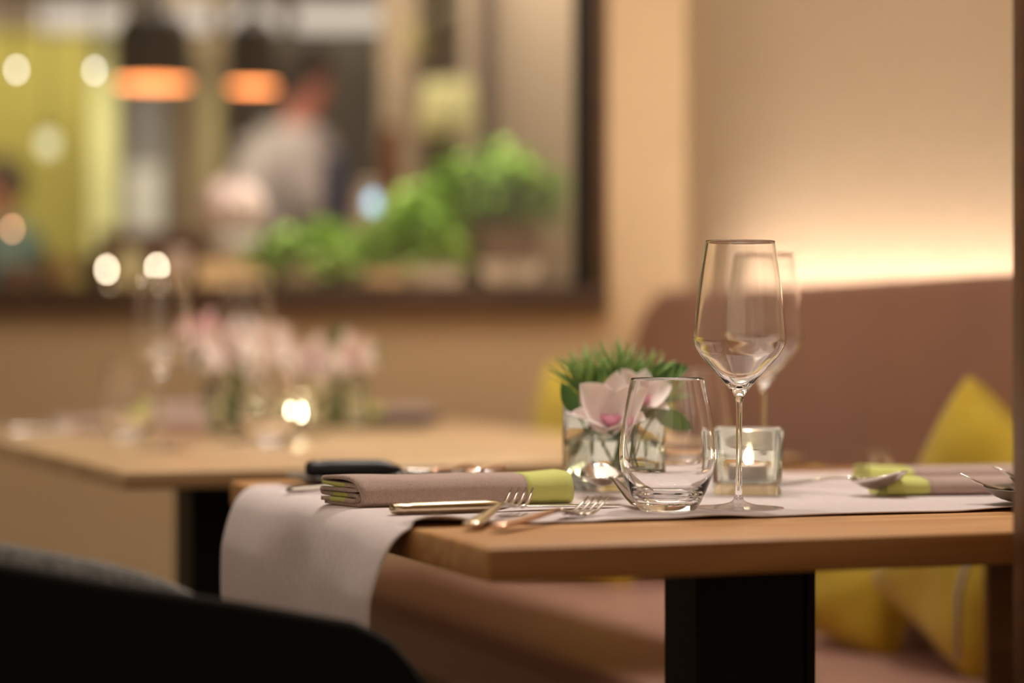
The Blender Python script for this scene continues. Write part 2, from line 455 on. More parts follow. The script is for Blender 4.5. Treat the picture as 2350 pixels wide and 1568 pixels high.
# ---------------------------------------------------------------- cushions
def cushion(name, w, h, t, loc, rot, label, group='mustard cushions on the bench', puff=.0):
    bm = bmesh.new()
    n = 20
    def half(sg):
        g = []
        for i in range(n + 1):
            row = []
            for j in range(n + 1):
                x = -1 + 2 * i / n; y = -1 + 2 * j / n
                pin = 1 - .07 * (1 - abs(x) ** 2) * abs(y) ** 2; pin2 = 1 - .07 * (1 - abs(y) ** 2) * abs(x) ** 2
                th = ((1 - x**4) * (1 - y**4)) ** .55
                wr = noise.noise(Vector((x * 2.1 + loc[0] * 9, y * 2.1, sg * 1.7 + 3))) * .07
                row.append(Vector((x * w / 2 * pin2, sg * t / 2 * th * (1 + wr * 2), y * h / 2 * pin)))
            g.append(row)
        return g
    for sg in (-1, 1):
        g = half(sg)
        V = [[bm.verts.new(p) for p in r] for r in g]
        for i in range(n):
            for j in range(n):
                bm.faces.new((V[i][j], V[i+1][j], V[i+1][j+1], V[i][j+1]))
    bmesh.ops.remove_doubles(bm, verts=bm.verts[:], dist=.0005)
    e = empty(name, loc, 0, label, 'cushion', group, rot=rot)
    link(bm, 'cover', M_cushion, e, subsurf=1)
    bm = bmesh.new()
    ring = []
    for k in range(60):
        a = 2 * PI * k / 60
        x, y = shape_pt(9, a, 1)
        pin = 1 - .07 * (1 - min(1, abs(x)) ** 2) * min(1, abs(y)) ** 2; pin2 = 1 - .07 * (1 - min(1, abs(y)) ** 2) * min(1, abs(x)) ** 2
        ring.append(Vector((x * w / 2 * pin2, 0, y * h / 2 * pin)))
    loops = []
    for k in range(60):
        p = ring[k]; tt = (ring[(k+1) % 60] - ring[k-1]).normalized(); s = tt.cross(Vector((0, 1, 0)))
        loops.append([p + s * .003 * math.cos(2*PI*q/6) + Vector((0, 1, 0)) * .003 * math.sin(2*PI*q/6) for q in range(6)])
    loops.append(loops[0])
    rings(bm, loops, False, False)
    bmesh.ops.remove_doubles(bm, verts=bm.verts[:], dist=.0001)
    link(bm, 'piping', M_cushion, e)
    return e
cushion('cushion', .32, .38, .12, (.135, 4.34, .652), (-.15, .12, math.radians(-48)), 'mustard yellow cushion in the bench corner behind the flowers')
cushion('cushion', .25, .23, .10, (.475, 3.40, .578), (-.22, math.radians(12), math.radians(-48)), 'small mustard cushion seen between the black table leg and the next cushion')
c3 = cushion('cushion', .27, .34, .11, (.602, 3.135, .642), (-.10, math.radians(29), math.radians(-60)), 'mustard cushion rising above the table edge at the far right')
bm = bmesh.new(); tube(bm, [(-.0, -.02, 0), (.004, -.028, -.03), (-.003, -.03, -.07), (.0, -.028, -.11), (-.004, -.02, -.15)], (.0035), 6)
o = link(bm, 'zip_cord', mat('white_cord', rgb(200, 190, 186), .7), c3); o.location = (.07, -.062, .03); o.rotation_euler = (0, math.radians(-27), 0); o['label'] = 'pale hanging cord'

# ================================================================== TABLES
TA = math.radians(19.5)
U = Vector((math.cos(TA), math.sin(TA), 0)); V_ = Vector((-math.sin(TA), math.cos(TA), 0))
T0 = Vector((-.019, 1.827, 0)); TZ = .74; TT = .0275; TW = .87; TL = 1.0
def t1(a, b, z=0): return T0 + U * a + V_ * b + Vector((0, 0, z))
def table(name, origin, ang, L, Wd, thick, legs, label, m, lw=.125, ld=.075):
    e = empty(name, origin, ang, label, 'table')
    bm = bmesh.new(); box(bm, 0, L, 0, Wd, TZ - thick, TZ, .0035, 3)
    link(bm, 'table_top', m, e, angle=30)
    for (a, b) in legs:
        bm = bmesh.new(); box(bm, a - lw/2, a + lw/2, b - ld/2, b + ld/2, .012, TZ - thick - .004, .0015, 1)
        # shallow groove up the column
        g = link(bm, 'leg', M_black, e, angle=30)
        bm = bmesh.new()
        box(bm, a - lw/2 - .001, a - lw/2 + .008, b - ld/2 - .003, b - ld/2 + .002, .012, TZ - thick - .004)
        box(bm, a + lw/2 - .008, a + lw/2 + .001, b - ld/2 - .003, b - ld/2 + .002, .012, TZ - thick - .004)
        link(bm, 'edge_profile', M_black, g, smooth=False)
        bm = bmesh.new(); box(bm, a - .15, a + .15, b - Wd * .29, b + Wd * .29, 0, .012, .003, 1)
        link(bm, 'foot_plate', M_black, e, angle=30)
        bm = bmesh.new(); box(bm, a - .1, a + .1, b - Wd * .34, b + Wd * .34, TZ - thick - .004, TZ - thick)
        link(bm, 'mounting_plate', M_black, e, smooth=False)
    return e
table('dining_table', T0, TA, TL, TW, TT, [(.405, .425), (.85, .425)], 'oak dining table in front with black steel column leg and draped runner', M_oak)
TA2 = math.radians(21.5)
U2 = Vector((math.cos(TA2), math.sin(TA2), 0)); V2 = Vector((-math.sin(TA2), math.cos(TA2), 0))
T2 = Vector((-.455, 2.83, 0))
table('dining_table', T2, TA2, .90, 1.42, .022, [(.23, .30), (.42, 1.08)], 'oak dining table behind, standing end-on below the window', M_oak_sheen, lw=.17, ld=.09)

# ---------------------------------------------------------------- runner
R0, R1 = .192, .765
prof = [(.06, .0013), (.03, .0014), (.012, .0012), (0.0, -.0004), (-.009, -.006), (-.0155, -.016), (-.020, -.032), (-.023, -.055), (-.0245, -.09), (-.023, -.15), (-.020, -.22), (-.018, -.30), (-.017, -.40)]
prof = catmull(prof, 5)
def runner_pt(i, w, nflat=110):
    """i index along the runner, w 0..1 near edge -> far edge"""
    if i < nflat:
        s = TL - .02 - (TL - .08) * i / nflat; h = .0013; drape = 0
    else:
        s, h = prof[i - nflat]; drape = min(1, max(0, -h / .06))
    edge_wob = (noise.noise(Vector((s * 9, w * .7, 0))) * .004) * (1 - drape)
    b = R0 + (R1 - R0) * w
    if w < .08: b += edge_wob * (1 - w / .08)
    # gentle lifts along the near edge
    lift = 0
    if drape == 0:
        near = max(0, 1 - w / .10)
        lift = near ** 1.5 * max(0, noise.noise(Vector((s * 11 + 4.3, 2.2, 0))) - .02) * .009
        lift += max(0, noise.noise(Vector((s * 6, w * 5, 7)))) * .0012
        lift += .0035 * near * math.exp(-((s - .02 - .0) / .03) ** 2)
    else:
        # folds on the hanging end
        f = math.sin(w * 2 * PI * 1.3 + .6) * .007 + math.sin(w * 2 * PI * 2.9 + 1.0) * .0025
        s -= drape * (f + .004)
        b += drape * (.5 - w) * .012
    return t1(s, b, TZ + h + lift)
nf = 110; ntot = nf + len(prof)
bm = bmesh.new()
sheet(bm, lambda a, w: runner_pt(int(round(a * (ntot - 1))), w), ntot - 1, 60, .0010)
run = link(bm, 'table_runner', M_runner)
tag(run, 'pale pinkish linen runner draped over the left end of the front table', 'table runner')

# ================================================================== GLASSWARE
def wine_glass(loc, label, tilt=0.0, rz=0):
    e = empty('wine_glass', loc, 0, label, 'wine glass', 'long-stemmed wine glasses on the tables', rot=(0, tilt, rz))
    outer = catmull([(.0050, .0085), (.0036, .013), (.0031, .022), (.0027, .045), (.0027, .070), (.0030, .093), (.0037, .100), (.0056, .1050),
                     (.0106, .1112), (.0177, .1197), (.0268, .1300), (.0356, .1400), (.0404, .1478), (.0424, .1535), (.0424, .1570), (.0417, .1650), (.0399, .1850), (.0372, .2080), (.0340, .2300), (.0317, .2440)], 5)
    foot = [(0, .0006), (.036, .0003), (.0412, .0004), (.0416, .0010), (.0412, .0016)] + catmull([(.0405, .0018), (.030, .0026), (.018, .0038), (.010, .0055), (.0065, .0070), (.0050, .0085)], 4)[:-1]
    inner = catmull([(.0309, .2440), (.0332, .2300), (.0364, .2080), (.0391, .1850), (.0409, .1650), (.0415, .1570), (.0414, .1535), (.0393, .1482), (.0345, .1405),
                     (.0255, .1310), (.0160, .1212), (.0085, .1145), (.0040, .1118)], 5)
    prof = foot + outer + [(.0315, .2448), (.0311, .2448)] + inner + [(0, .1108)]
    # split at stem so that bowl, stem and foot read as one crystal body
    bm = bmesh.new(); lathe(bm, prof, 72)
    link(bm, 'crystal_body', M_glass, e)
    return e
def tumbler(loc, label):
    e = empty('water_tumbler', loc, 0, label, 'tumbler', 'stemless water tumblers on the tables')
    outer = catmull([(.0240, .0010), (.0262, .0030), (.0300, .0090), (.0350, .0190), (.0400, .0320), (.0428, .0440), (.0434, .0530), (.0424, .0680), (.0396, .0880), (.0356, .1080), (.0330, .1190)], 5)
    inner = catmull([(.0312, .1190), (.0338, .1080), (.0379, .0880), (.0407, .0680), (.0417, .0530), (.0410, .0440), (.0380, .0330), (.0325, .0230), (.0255, .0165), (.0150, .0132)], 5)
    prof = [(0, .0022), (.018, .0016), (.0222, .0004), (.0236, .0005)] + outer + [(.0327, .1200), (.0321, .1204), (.0315, .1200)] + inner + [(0, .0125)]
    bm = bmesh.new(); lathe(bm, prof, 72)
    link(bm, 'glass_body', M_glass, e)
    return e
ZR = TZ + .0016
def onZ(px, Z, z=ZR): return Vector(((px - 1175) / F * Z, Z, z))
wine_glass(onZ(1695, 2.207), 'sharp wine glass in front, its foot beside the water tumbler', tilt=.006)
wine_glass(onZ(1752, 2.58), 'slightly blurred wine glass behind the square candle holder')
tumbler(onZ(1532, 2.172), 'sharp empty water tumbler at the near edge of the runner')
tumbler(onZ(1590, 2.70), 'blurred tumbler behind the flower vase on the front table')

def square_vessel(bm, a, h, wall, base, n=96, taper=0.0, k=12):
    r = a / 2
    prof = [(0, 0), (r * .9 - taper, 0), (r - .002 - taper, .0005), (r - taper, .003), (r - taper * .5, h * .5), (r, h - .002), (r - .0008, h - .0003), (r - wall/2, h), (r - wall + .0008, h - .0003),
            (r - wall, h - .002), (r - wall - taper * .5, h * .5), (r - wall - taper, base + .004), (r - wall - .001 - taper, base + .001), (r - wall - .004 - taper, base), (0, base)]
    lathe(bm, prof, n, k)
def tealight(parent, z):
    bm = bmesh.new()
    lathe(bm, [(0, z), (.0185, z), (.0192, z + .001), (.0192, z + .0160), (.0188, z + .0162), (.0185, z + .0160), (.0185, z + .0125), (0, z + .0125)], 40)
    return bm
def candle(loc, rz, label, a=.072, h=.066, base=.014):
    e = empty('candle_holder', loc, rz, label, 'candle holder', 'square glass candle holders')
    bm = bmesh.new(); square_vessel(bm, a, h, .0045, base, taper=.003, k=22, n=96)
    link(bm, 'glass_cube', M_glass_g, e)
    t = empty('tealight', Vector(loc) + Vector((0, 0, base)), rz, label.split(' on ')[0].replace('square glass candle holder', 'lit tealight inside the square glass holder') + (' beside the sharp wine glass' if 'front' in label else ' on the table behind'), 'candle', 'lit tealights')
    z = .0006
    bm = bmesh.new()
    lathe(bm, [(0, z), (.0185, z), (.0192, z + .001), (.0192, z + .0150), (.0189, z + .0152), (.0186, z + .0150), (.0186, z + .002), (0, z + .002)], 40)
    link(bm, 'tin_cup', M_tin, t)
    bm = bmesh.new(); lathe(bm, [(0, z + .0025), (.018, z + .0025), (.018, z + .0125), (.012, z + .0120), (0, z + .0118)], 32)
    link(bm, 'wax', M_wax, t)
    bm = bmesh.new(); tube(bm, [(0, 0, z + .0115), (.0005, 0, z + .015), (.001, 0, z + .0175)], .0006, 6)
    link(bm, 'wick', M_wick, t)
    bm = bmesh.new()
    lathe(bm, catmull([(0, 0), (.0018, .0006), (.0031, .0022), (.0035, .0040), (.0030, .0064), (.0015, .0088), (.0003, .0104)], 4) + [(0, .0106)], 20, center=(0, 0, z + .0165))
    link(bm, 'flame', M_flame, t)
    return e
candle(onZ(1716, 2.40), math.radians(-7), 'square glass candle holder on the front runner')

# ---------------------------------------------------------------- flower vases
def petal(bm, base, direction, up, L, Wd, curl=.25, cup=.3, n=8):
    d = Vector(direction).normalized(); s = d.cross(Vector(up)).normalized(); nn = s.cross(d)
    def f(u, v):
        w = Wd / 2 * (math.sin(PI * min(1, (.06 + .94 * u)) ** .8)) ** .75
        y = (v - .5) * 2
        return Vector(base) + d * (u * L) + s * (y * w) + nn * (cup * w * y * y - curl * L * u * u)
    sheet(bm, f, n, 6, .0006)
def orchid(loc, facing, size, label, tilt=0, pink=False, cupped=.42, group='orchid blossoms in the vases'):
    fz = Vector(facing).normalized()
    side = fz.cross(Vector((0, 0, 1))).normalized(); up = side.cross(fz).normalized()
    e = empty('orchid_blossom', loc, 0, label, 'orchid blossom', group)
    m = M_petal_pink if pink else M_petal
    for k, (a, Lk, Wk) in enumerate([(90, 1, .62), (210, .92, .55), (330, .92, .55), (20, .98, .95), (160, .98, .95)]):
        ar = math.radians(a + tilt)
        d = (side * math.cos(ar) + up * math.sin(ar)) + fz * cupped
        bm = bmesh.new(); petal(bm, d * .002, d, fz, size * Lk, size * Wk, curl=.16 if k < 3 else -.10, cup=.35)
        link(bm, 'petal', m, e, subsurf=1)
    bm = bmesh.new()
    for sgn in (-1, 1): petal(bm, fz * .004, fz * .8 + side * sgn * .5 + up * -.1, up, size * .32, size * .25, curl=-.2, cup=.6)
    petal(bm, fz * .003, fz * .9 + up * -.6, up, size * .42, size * .26, curl=-.3, cup=.5)
    lathe(bm, [(0, 0), (size * .05, .001), (size * .045, size * .12), (0, size * .16)], 12, center=tuple(fz * .004))
    link(bm, 'lip', M_lip, e, subsurf=1)
    return e
def stem(bm, a, b, bend, r=.0015):
    a, b = Vector(a), Vector(b); m = (a + b) / 2 + Vector(bend)
    tube(bm, [a, a.lerp(m, .5), m, m.lerp(b, .5), b], r, 6)
def sprig_pine(loc, dirs, L, label, seed=1, group='pine sprigs in the vases'):
    rd = random.Random(seed)
    e = empty('pine_sprig', loc, 0, label, 'pine sprig', group)
    bt = bmesh.new(); bn = bmesh.new()
    for d in dirs:
        d = Vector(d).normalized(); base = Vector((0, 0, -.03))
        tube(bt, [base, base + d * L * .5, base + d * L], [.0013, .001, .0005], 5)
        for k in range(75):
            t = .30 + .70 * rd.random()
            p = base + d * L * t
            a = rd.random() * 2 * PI
            s = d.orthogonal().normalized(); q = d.cross(s)
            nd = (d * 1.15 + (s * math.cos(a) + q * math.sin(a)) * (.45 + .4 * rd.random())).normalized()
            ln = .024 + .018 * rd.random()
            tube(bn, [p, p + nd * ln * .5, p + nd * ln], [.0008, .0009, .0003], 3)
    link(bt, 'twig', M_stem, e)
    o = link(bn, 'needles', M_needle, e)
    o['kind'] = 'stuff'
    return e
def leaf_sprig(loc, leaves, label, m=None, group='leaf sprigs in the vases'):
    e = empty('leaf_sprig', loc, 0, label, 'leaf sprig', group)
    bs = bmesh.new()
    for (p, d, L, Wd) in leaves:
        bm = bmesh.new(); petal(bm, p, d, (0, -1, .35), L, Wd, curl=.12, cup=.2)
        link(bm, 'leaf', m or M_leaf, e, subsurf=1)
        stem(bs, (0, 0, -.06), p, (0, 0, .004), .0011)
    link(bs, 'stem', M_stem, e)
    return e
def vase(loc, rz, label, a=.080, h=.086, water=.052):
    e = empty('glass_vase', loc, rz, label, 'vase', 'square glass flower vases')
    bm = bmesh.new(); square_vessel(bm, a, h, .0045, .010, k=24)
    link(bm, 'glass_cube', M_glass_g, e)
    bm = bmesh.new(); r = a / 2 - .0047
    lathe(bm, [(0, .0105), (r - .004, .0105), (r - .001, .012), (r, .015), (r, water), (r - .002, water + .0002), (0, water)], 64, 14)
    link(bm, 'water', M_water, e)
    return e
vl = onZ(1408, 2.46)
vase(vl, math.radians(-66), 'square glass vase on the front runner left of the tumbler')
rim = vl.z + .086
orchid(P(1404, 988, 2.412), (-.10, -.70, .85), .057, 'cream orchid blossom leaning over the rim of the front vase', 6, cupped=1.2)
orchid(P(1352, 962, 2.45), (-.25, -.5, 1.0), .030, 'smaller cream orchid blossom opening upwards at the left of the front vase', -25, cupped=1.0)
orchid(P(1462, 930, 2.45), (.30, -.55, .8), .040, 'cream orchid blossom seen through the water tumbler', 30, cupped=.8)
bm = bmesh.new()
for dx, dy in ((.004, -.02), (-.022, .006), (.022, .012)):
    stem(bm, (vl.x - dx * .5, vl.y - dy * .3, vl.z + .014), (vl.x + dx, vl.y + dy, rim + .016), (.004, 0, 0), .0022)
tag(link(bm, 'flower_stems', M_stem), 'green orchid stems standing in the water of the front vase', 'flower stems', kind='stuff')
sprig_pine((vl.x, vl.y + .01, rim - .01), [(-.62, -.1, 1), (-.3, .1, 1.2), (.02, -.1, 1.2), (.38, .1, 1.2), (.85, -.1, .8), (-.05, .3, 1), (.6, .2, 1.1), (.2, 0, 1.1), (-.45, -.1, 1.1)], .078, 'fine green pine sprig fanning out above the front orchids', 3)
leaf_sprig((vl.x, vl.y, rim - .01), [((-.040, -.034, .006), (-.45, -.2, 1), .032, .018), ((.040, -.02, .004), (.8, -.1, -.25), .048, .024), ((.035, .02, .035), (.9, 0, .35), .046, .026)], 'rounded green leaves poking out of the front vase')

# ================================================================== CUTLERY
def fork(e, head='steel', handle=None, L=.195, tines=4, lift=.0):
    """local x from handle end (0) to tine tips (L)"""
    hm = handle or M_steel
    bm = bmesh.new()
    secs = [((.000, 0, .0030), (.003, .0015)), ((.002, 0, .0030), (.0075, .0022)), ((.012, 0, .0032), (.0088, .0028)), ((.040, 0, .0040), (.0072, .0028)), ((.075, 0, .0062), (.0050, .0024)), ((.100, 0, .0080), (.0034, .0022)), ((.118, 0, .0088), (.0027, .0021))]
    tube(bm, [s[0] for s in secs], [s[1] for s in secs], 14)
    link(bm, 'handle', hm, e)
    bm = bmesh.new()
    secs = [((.116, 0, .0088), (.0026, .0020)), ((.124, 0, .0082), (.0040, .0018)), ((.132, 0, .0064), (.0082, .0015)), ((.142, 0, .0040), (.0112, .0012)), ((.150, 0, .0028), (.0116, .0010))]
    tube(bm, [s[0] for s in secs], [s[1] for s in secs], 14)
    for k in range(tines):
        y = (k - (tines - 1) / 2) * (.0202 / (tines - 1))
        tube(bm, [(.148, y, .0029), (.160, y, .0030), (.172, y, .0054), (.184, y * .98, .0098), (L, y * .94, .0152)], [(.0022, .0013), (.0021, .0013), (.0019, .0013), (.0015, .0012), (.0008, .0007)], 8)
    link(bm, 'tines', M_steel, e)
def spoon(e, handle=None, big=1.0):
    bm = bmesh.new()
    secs = [((.000, 0, .0030), (.003, .0015)), ((.002, 0, .0030), (.0072, .0022)), ((.012, 0, .0032), (.0086, .0026)), ((.040, 0, .0040), (.0070, .0026)), ((.080, 0, .0072), (.0046, .0022)), ((.110, 0, .0100), (.0030, .0020)), ((.128, 0, .0098), (.0026, .0019)), ((.138, 0, .0085), (.0034, .0013))]
    tube(bm, [s[0] for s in secs], [s[1] for s in secs], 14)
    link(bm, 'handle', handle or M_steel, e)
    bm = bmesh.new()
    Lb, Wb, D = .064 * big, .0215 * big, .0105
    n, m = 20, 14
    top = []; 
    def rimw(u): return Wb * (math.sin(PI * (u ** .86)) ** .62 if 0 < u < 1 else 0.0005)
    def f(u, v):
        u = .012 + u * .976
        y = (v - .5) * 2; w = max(.0012, rimw(u))
        depth = D * (math.sin(PI * u) ** .8) * (1 - y * y)
        rimz = .0085 + .004 * (u - .3) ** 2 * 4
        return (.134 + u * Lb, y * w, rimz - depth)
    sheet(bm, f, n, m, .0012)
    link(bm, 'bowl', M_steel, e)
def knife(e, handle=None, L=.225, hl=.105):
    bm = bmesh.new()
    secs = [((0, 0, .0055), (.003, .0022)), ((.002, 0, .0055), (.0080, .0045)), ((.010, 0, .0055), (.0094, .0056)), ((.014, 0, .0055), (.0080, .0050)), ((.019, 0, .0055), (.0086, .0056)), ((.05, 0, .0055), (.0085, .0058)), ((hl - .014, 0, .0055), (.0078, .0056)), ((hl - .006, 0, .0053), (.0064, .0050)), ((hl, 0, .0050), (.0055, .0038)), ((hl + .008, 0, .0048), (.0050, .0022))]
    tube(bm, [s[0] for s in secs], [s[1] for s in secs], 18)
    link(bm, 'handle', handle or M_champ, e)
    bm = bmesh.new()
    secs = [((hl + .004, 0, .0048), (.0048, .0016)), ((hl + .016, .001, .0044), (.0080, .0012)), ((hl + .05, .001, .0036), (.0096, .0011)), ((L - .03, 0, .0030), (.0102, .0010)), ((L - .012, -.0015, .0028), (.0080, .0009)), ((L - .003, -.004, .0027), (.0040, .0007)), ((L, -.0055, .0026), (.0012, .0004))]
    tube(bm, [s[0] for s in secs], [s[1] for s in secs], 10)
    link(bm, 'blade', M_steel, e)
def lay(kind, name, cat, pa, pb, label, group, pitch=0, roll=0, z=0, **kw):
    """lay a piece with its handle end at pa, pointing to pb"""
    d = Vector(pb) - Vector(pa)
    e = empty(name, Vector(pa) + Vector((0, 0, z)), 0, label, cat, group, rot=(roll, -pitch, math.atan2(d.y, d.x)))
    kind(e, **kw)
    return e
GC = 'cutlery laid on the front table'
lay(knife, 'table_knife', 'knife', G(896, 1183), G(1450, 1164), 'table knife with thick champagne handle along the folded napkin', GC)
lay(fork, 'dinner_fork', 'fork', G(1078, 1213), G(1205, 1172), 'fork at the runner edge with three visible tines raised', GC, handle=M_champ, tines=4, pitch=.03)
lay(fork, 'dessert_fork', 'fork', G(1134, 1217), G(1400, 1176), 'fork with copper-gold handle hanging over the runner edge', GC, handle=M_copper, tines=4)
lay(spoon, 'soup_spoon', 'spoon', G(1475, 1172), G(1290, 1116), 'spoon between lime napkin end and tumbler, bowl pointing away', GC, z=.001, pitch=.085)
lay(spoon, 'soup_spoon', 'spoon', G(1712, 1122), G(2030, 1140), 'spoon with its bowl resting against the lime napkin ends', GC, pitch=.055, big=1.0)
lay(fork, 'dinner_fork', 'fork', G(657, 1132), Vector((-.03, 2.425, 0)), 'bright steel fork behind the folded napkin, tines propped on the dark plate', GC, tines=4, pitch=.045)
# ================================================================== NAPKINS
def napkin(loc, rz, L, Wd, H, label, lime_at='end', lime_len=.045, group='taupe napkins with lime borders', inner_lime=True, wob=.002, name='folded_napkin', shear=0.0):
    e = empty(name, loc, rz, label, 'napkin', group)
    t = .0036 * H / .0245
    rr = H * .10
    path = [(Wd, H * .085), (.012, H * .08), (.004, H * .12), (0, H * .25), (-.0005, H * .50), (.002, H * .74), (.009, H * .92), (.022, H * .99), (Wd * .6, H), (Wd - .004, H * .97), (Wd, H * .89), (Wd - .004, H * .80),
            (Wd * .5, H * .77), (.010, H * .76), (.007, H * .68), (.011, H * .60), (Wd * .5, H * .58), (Wd + .002, H * .55), (Wd + .006, H * .46), (Wd + .001, H * .38), (Wd * .5, H * .40), (.010, H * .40), (.007, H * .31), (.011, H * .22), (Wd * .5, H * .22), (Wd + .003, H * .20)]
    path = catmull(path, 4)
    npth = len(path)
    def pt(x, k):
        y, z = path[k]
        f = x / L
        zz = z * (1 + .06 * noise.noise(Vector((f * 3, k * .05, 2))))
        # border end opens up a little
        o = max(0, (f - .86) / .14) if lime_at == 'end' else max(0, (.14 - f) / .14)
        zz *= (1 + .10 * o)
        shift = noise.noise(Vector((k * .11, 5, 0))) * .006 * (1 if f < .05 or f > .95 else 0)
        dy = noise.noise(Vector((f * 4, z * 60, 0))) * wob
        return (x, y + dy, zz)
    def xs_for(x0, x1, n, k): 
        return [x0 + (x1 - x0) * i / n for i in range(n + 1)]
    def piece(x0, x1, n, name, m, mats=None):
        bm = bmesh.new()
        # offset the ends slightly per layer so that the folds fan out
        def f(u, v):
            k = int(round(v * (npth - 1)))
            x = x0 + (x1 - x0) * u
            sh = -shear * max(0, path[k][0]) + noise.noise(Vector((k * .05, 3.3, loc[0] * 7))) * .004
            x += sh * (max(0, 1 - (x / .03)) if shear else 0)
            return pt(x, k)
        sheet(bm, f, n, npth - 1, t, True)
        o = link(bm, name, mats or m, e)
        return o
    if lime_at == 'end':
        body = piece(0, L - lime_len, 26, 'linen', M_nap, [M_nap, M_lime])
        piece(L - lime_len, L, 7, 'lime_border', M_lime)
    else:
        piece(lime_len, L, 26, 'linen', M_nap)
        piece(0, lime_len, 7, 'lime_border', M_lime)
        body = None
    if body and inner_lime:
        for p in body.data.polygons:
            c = p.center
            if (H * .60 < c.z < H * .80 and c.y > Wd * .45 and c.x < .02) or (H * .20 < c.z < H * .42 and Wd * .35 < c.y < Wd * .75 and c.x < .02): p.material_index = 1
    return e
n1a = G(826, 1166); n1b = G(1306, 1156)
d = n1b - n1a
napkin(n1a, math.atan2(d.y, d.x), d.length + .004, .068, .0255, 'taupe folded napkin with lime border lying left of the tumbler', shear=.30)
n2a = G(2080, 1138)
napkin(G(2036, 1140), math.radians(12), .27, .050, .0160, 'taupe napkin with lime open end behind the spoon, nearer of the pair', 'start', .045)
napkin(G(1998, 1112), math.radians(12), .27, .050, .0160, 'taupe napkin with lime open end, farther of the pair', 'start', .050)

# ---------------------------------------------------------------- small plates
def plate(loc, r, h, label, m, name='stoneware_plate', cat='plate', group='stoneware on the tables', foot=.5):
    e = empty(name, loc, 0, label, cat, group)
    bm = bmesh.new()
    outer = catmull([(r * foot, 0), (r * (foot + .06), .0015), (r * .80, h * .42), (r * .96, h * .88), (r, h)], 4)
    inner = catmull([(r * .985, h + .0004), (r * .93, h * .90), (r * .76, h * .50), (r * (foot), .0042), (r * .25, .0038)], 4)
    lathe(bm, [(0, .0012), (r * foot * .9, .0012), (r * foot * .93, 0)] + outer + inner + [(0, .0038)], 56)
    link(bm, 'dish', m, e)
    return e
pl = onZ(884, 2.565)
plate(pl, .108, .0110, 'dark stoneware plate carrying the black-handled knife at the far left', M_stone, foot=.45)
def blackknife(e): knife(e, M_knife_black, L=.20, hl=.092); e.scale = (1, 1.3, 1.7)
lay(blackknife, 'steak_knife', 'knife', Vector((P(700, 1092, 2.53).x, 2.53, ZR + .0090)), Vector((.03, 2.56, 0)), 'black-handled steak knife resting across the dark plate', GC)
# two copper handled pieces rising off the plate
for (px, lab) in ((1074, 'left one'), (1150, 'right one')):
    a = onZ(px, 2.61, ZR + .0150); b = a + Vector((-.058, -.19, 0))
    lay(fork, 'dessert_fork', 'fork', a, b, 'copper-handled fork pointing up beyond the folded napkin, %s of the pair' % lab, GC, pitch=math.radians(-3), handle=M_copper)
lay(fork, 'dinner_fork', 'fork', Vector((.427, 2.665, ZR)), Vector((.432, 2.86, 0)) , 'upright-tined fork behind the lime napkin ends', GC, pitch=.055)
pr = onZ(2452, 2.235)
plate(pr, .078, .017, 'grey stoneware dish at the right end of the runner', M_bowl, foot=.42)
plate(Vector((pr.x + .012, pr.y - .004, pr.z + .0052)), .066, .0215, 'smaller dark dish nested in the grey dish at the right', M_stone, name='stoneware_bowl', cat='bowl', foot=.5)
a = Vector((pr.x + .10, pr.y + .012, ZR + .031))
lay(fork, 'dinner_fork', 'fork', Vector((.615, 2.25, ZR + .004)), Vector((.43, 2.262, 0)), 'fork with tines rising left out of the grey dish, farther left', GC, pitch=math.radians(1.5), z=.004)
lay(fork, 'dinner_fork', 'fork', Vector((.655, 2.30, ZR + .012)), Vector((.47, 2.30, 0)), 'fork with tines rising beside the dark dish by the post', GC, pitch=math.radians(1.0), z=.002)

# ================================================================== BACK TABLE SETTING
ZB = TZ + .0006
def onB(px, Z): return onZ(px, Z, ZB)
wine_glass(onB(373, 3.32), 'tall wine glass standing at the left on the back table')
wine_glass(onB(566, 3.62), 'tall wine glass behind the pink blossoms on the back table')
tumbler(onB(298, 3.62), 'blurred tumbler on the back table beside the left wine glass')
tumbler(onB(618, 3.42), 'blurred tumbler between the vase and the candle on the back table')
v1 = onB(535, 3.88)
vase(v1, math.radians(-60), 'square glass vase holding pink and cream orchids on the back table')
v2 = onB(772, 4.08)
vase(v2, math.radians(-50), 'square glass vase right of the candle on the back table')
r1 = v1.z + .086
orchid(Vector((v1.x + .002, v1.y - .03, r1 + .040)), (.1, -1, .35), .064, 'large cream orchid blossom in the left vase of the back table', 5)
orchid(Vector((v1.x + .046, v1.y - .01, r1 + .046)), (.5, -.8, .3), .060, 'cream orchid blossom leaning right in the left back vase', -20)
orchid(Vector((v1.x - .042, v1.y - .01, r1 + .066)), (-.2, -.9, .3), .048, 'pink orchid blossom above the left back vase', 10, pink=True)
orchid(Vector((v1.x - .060, v1.y - .02, r1 + .052)), (-.6, -.7, .2), .042, 'pale orchid blossom at the left of the back bouquet', 35)
leaf_sprig((v1.x, v1.y, r1 - .01), [((-.03, -.01, .035), (-.9, -.1, .2), .05, .028), ((.02, .02, .06), (.35, 0, 1), .055, .034), ((-.0, -.035, -.02), (-.05, 0, -1), .03, .03), ((.012, -.03, -.03), (.1, 0, -1), .03, .026)], 'dark green leaves around the pink orchids on the back table')
r2 = v2.z + .086
orchid(Vector((v2.x - .036, v2.y - .02, r2 + .026)), (-.2, -1, .2), .050, 'cream orchid blossom at the left of the right back vase', 15)
orchid(Vector((v2.x + .026, v2.y - .01, r2 + .034)), (.3, -1, .1), .048, 'white orchid blossom at the right of the right back vase', -15)
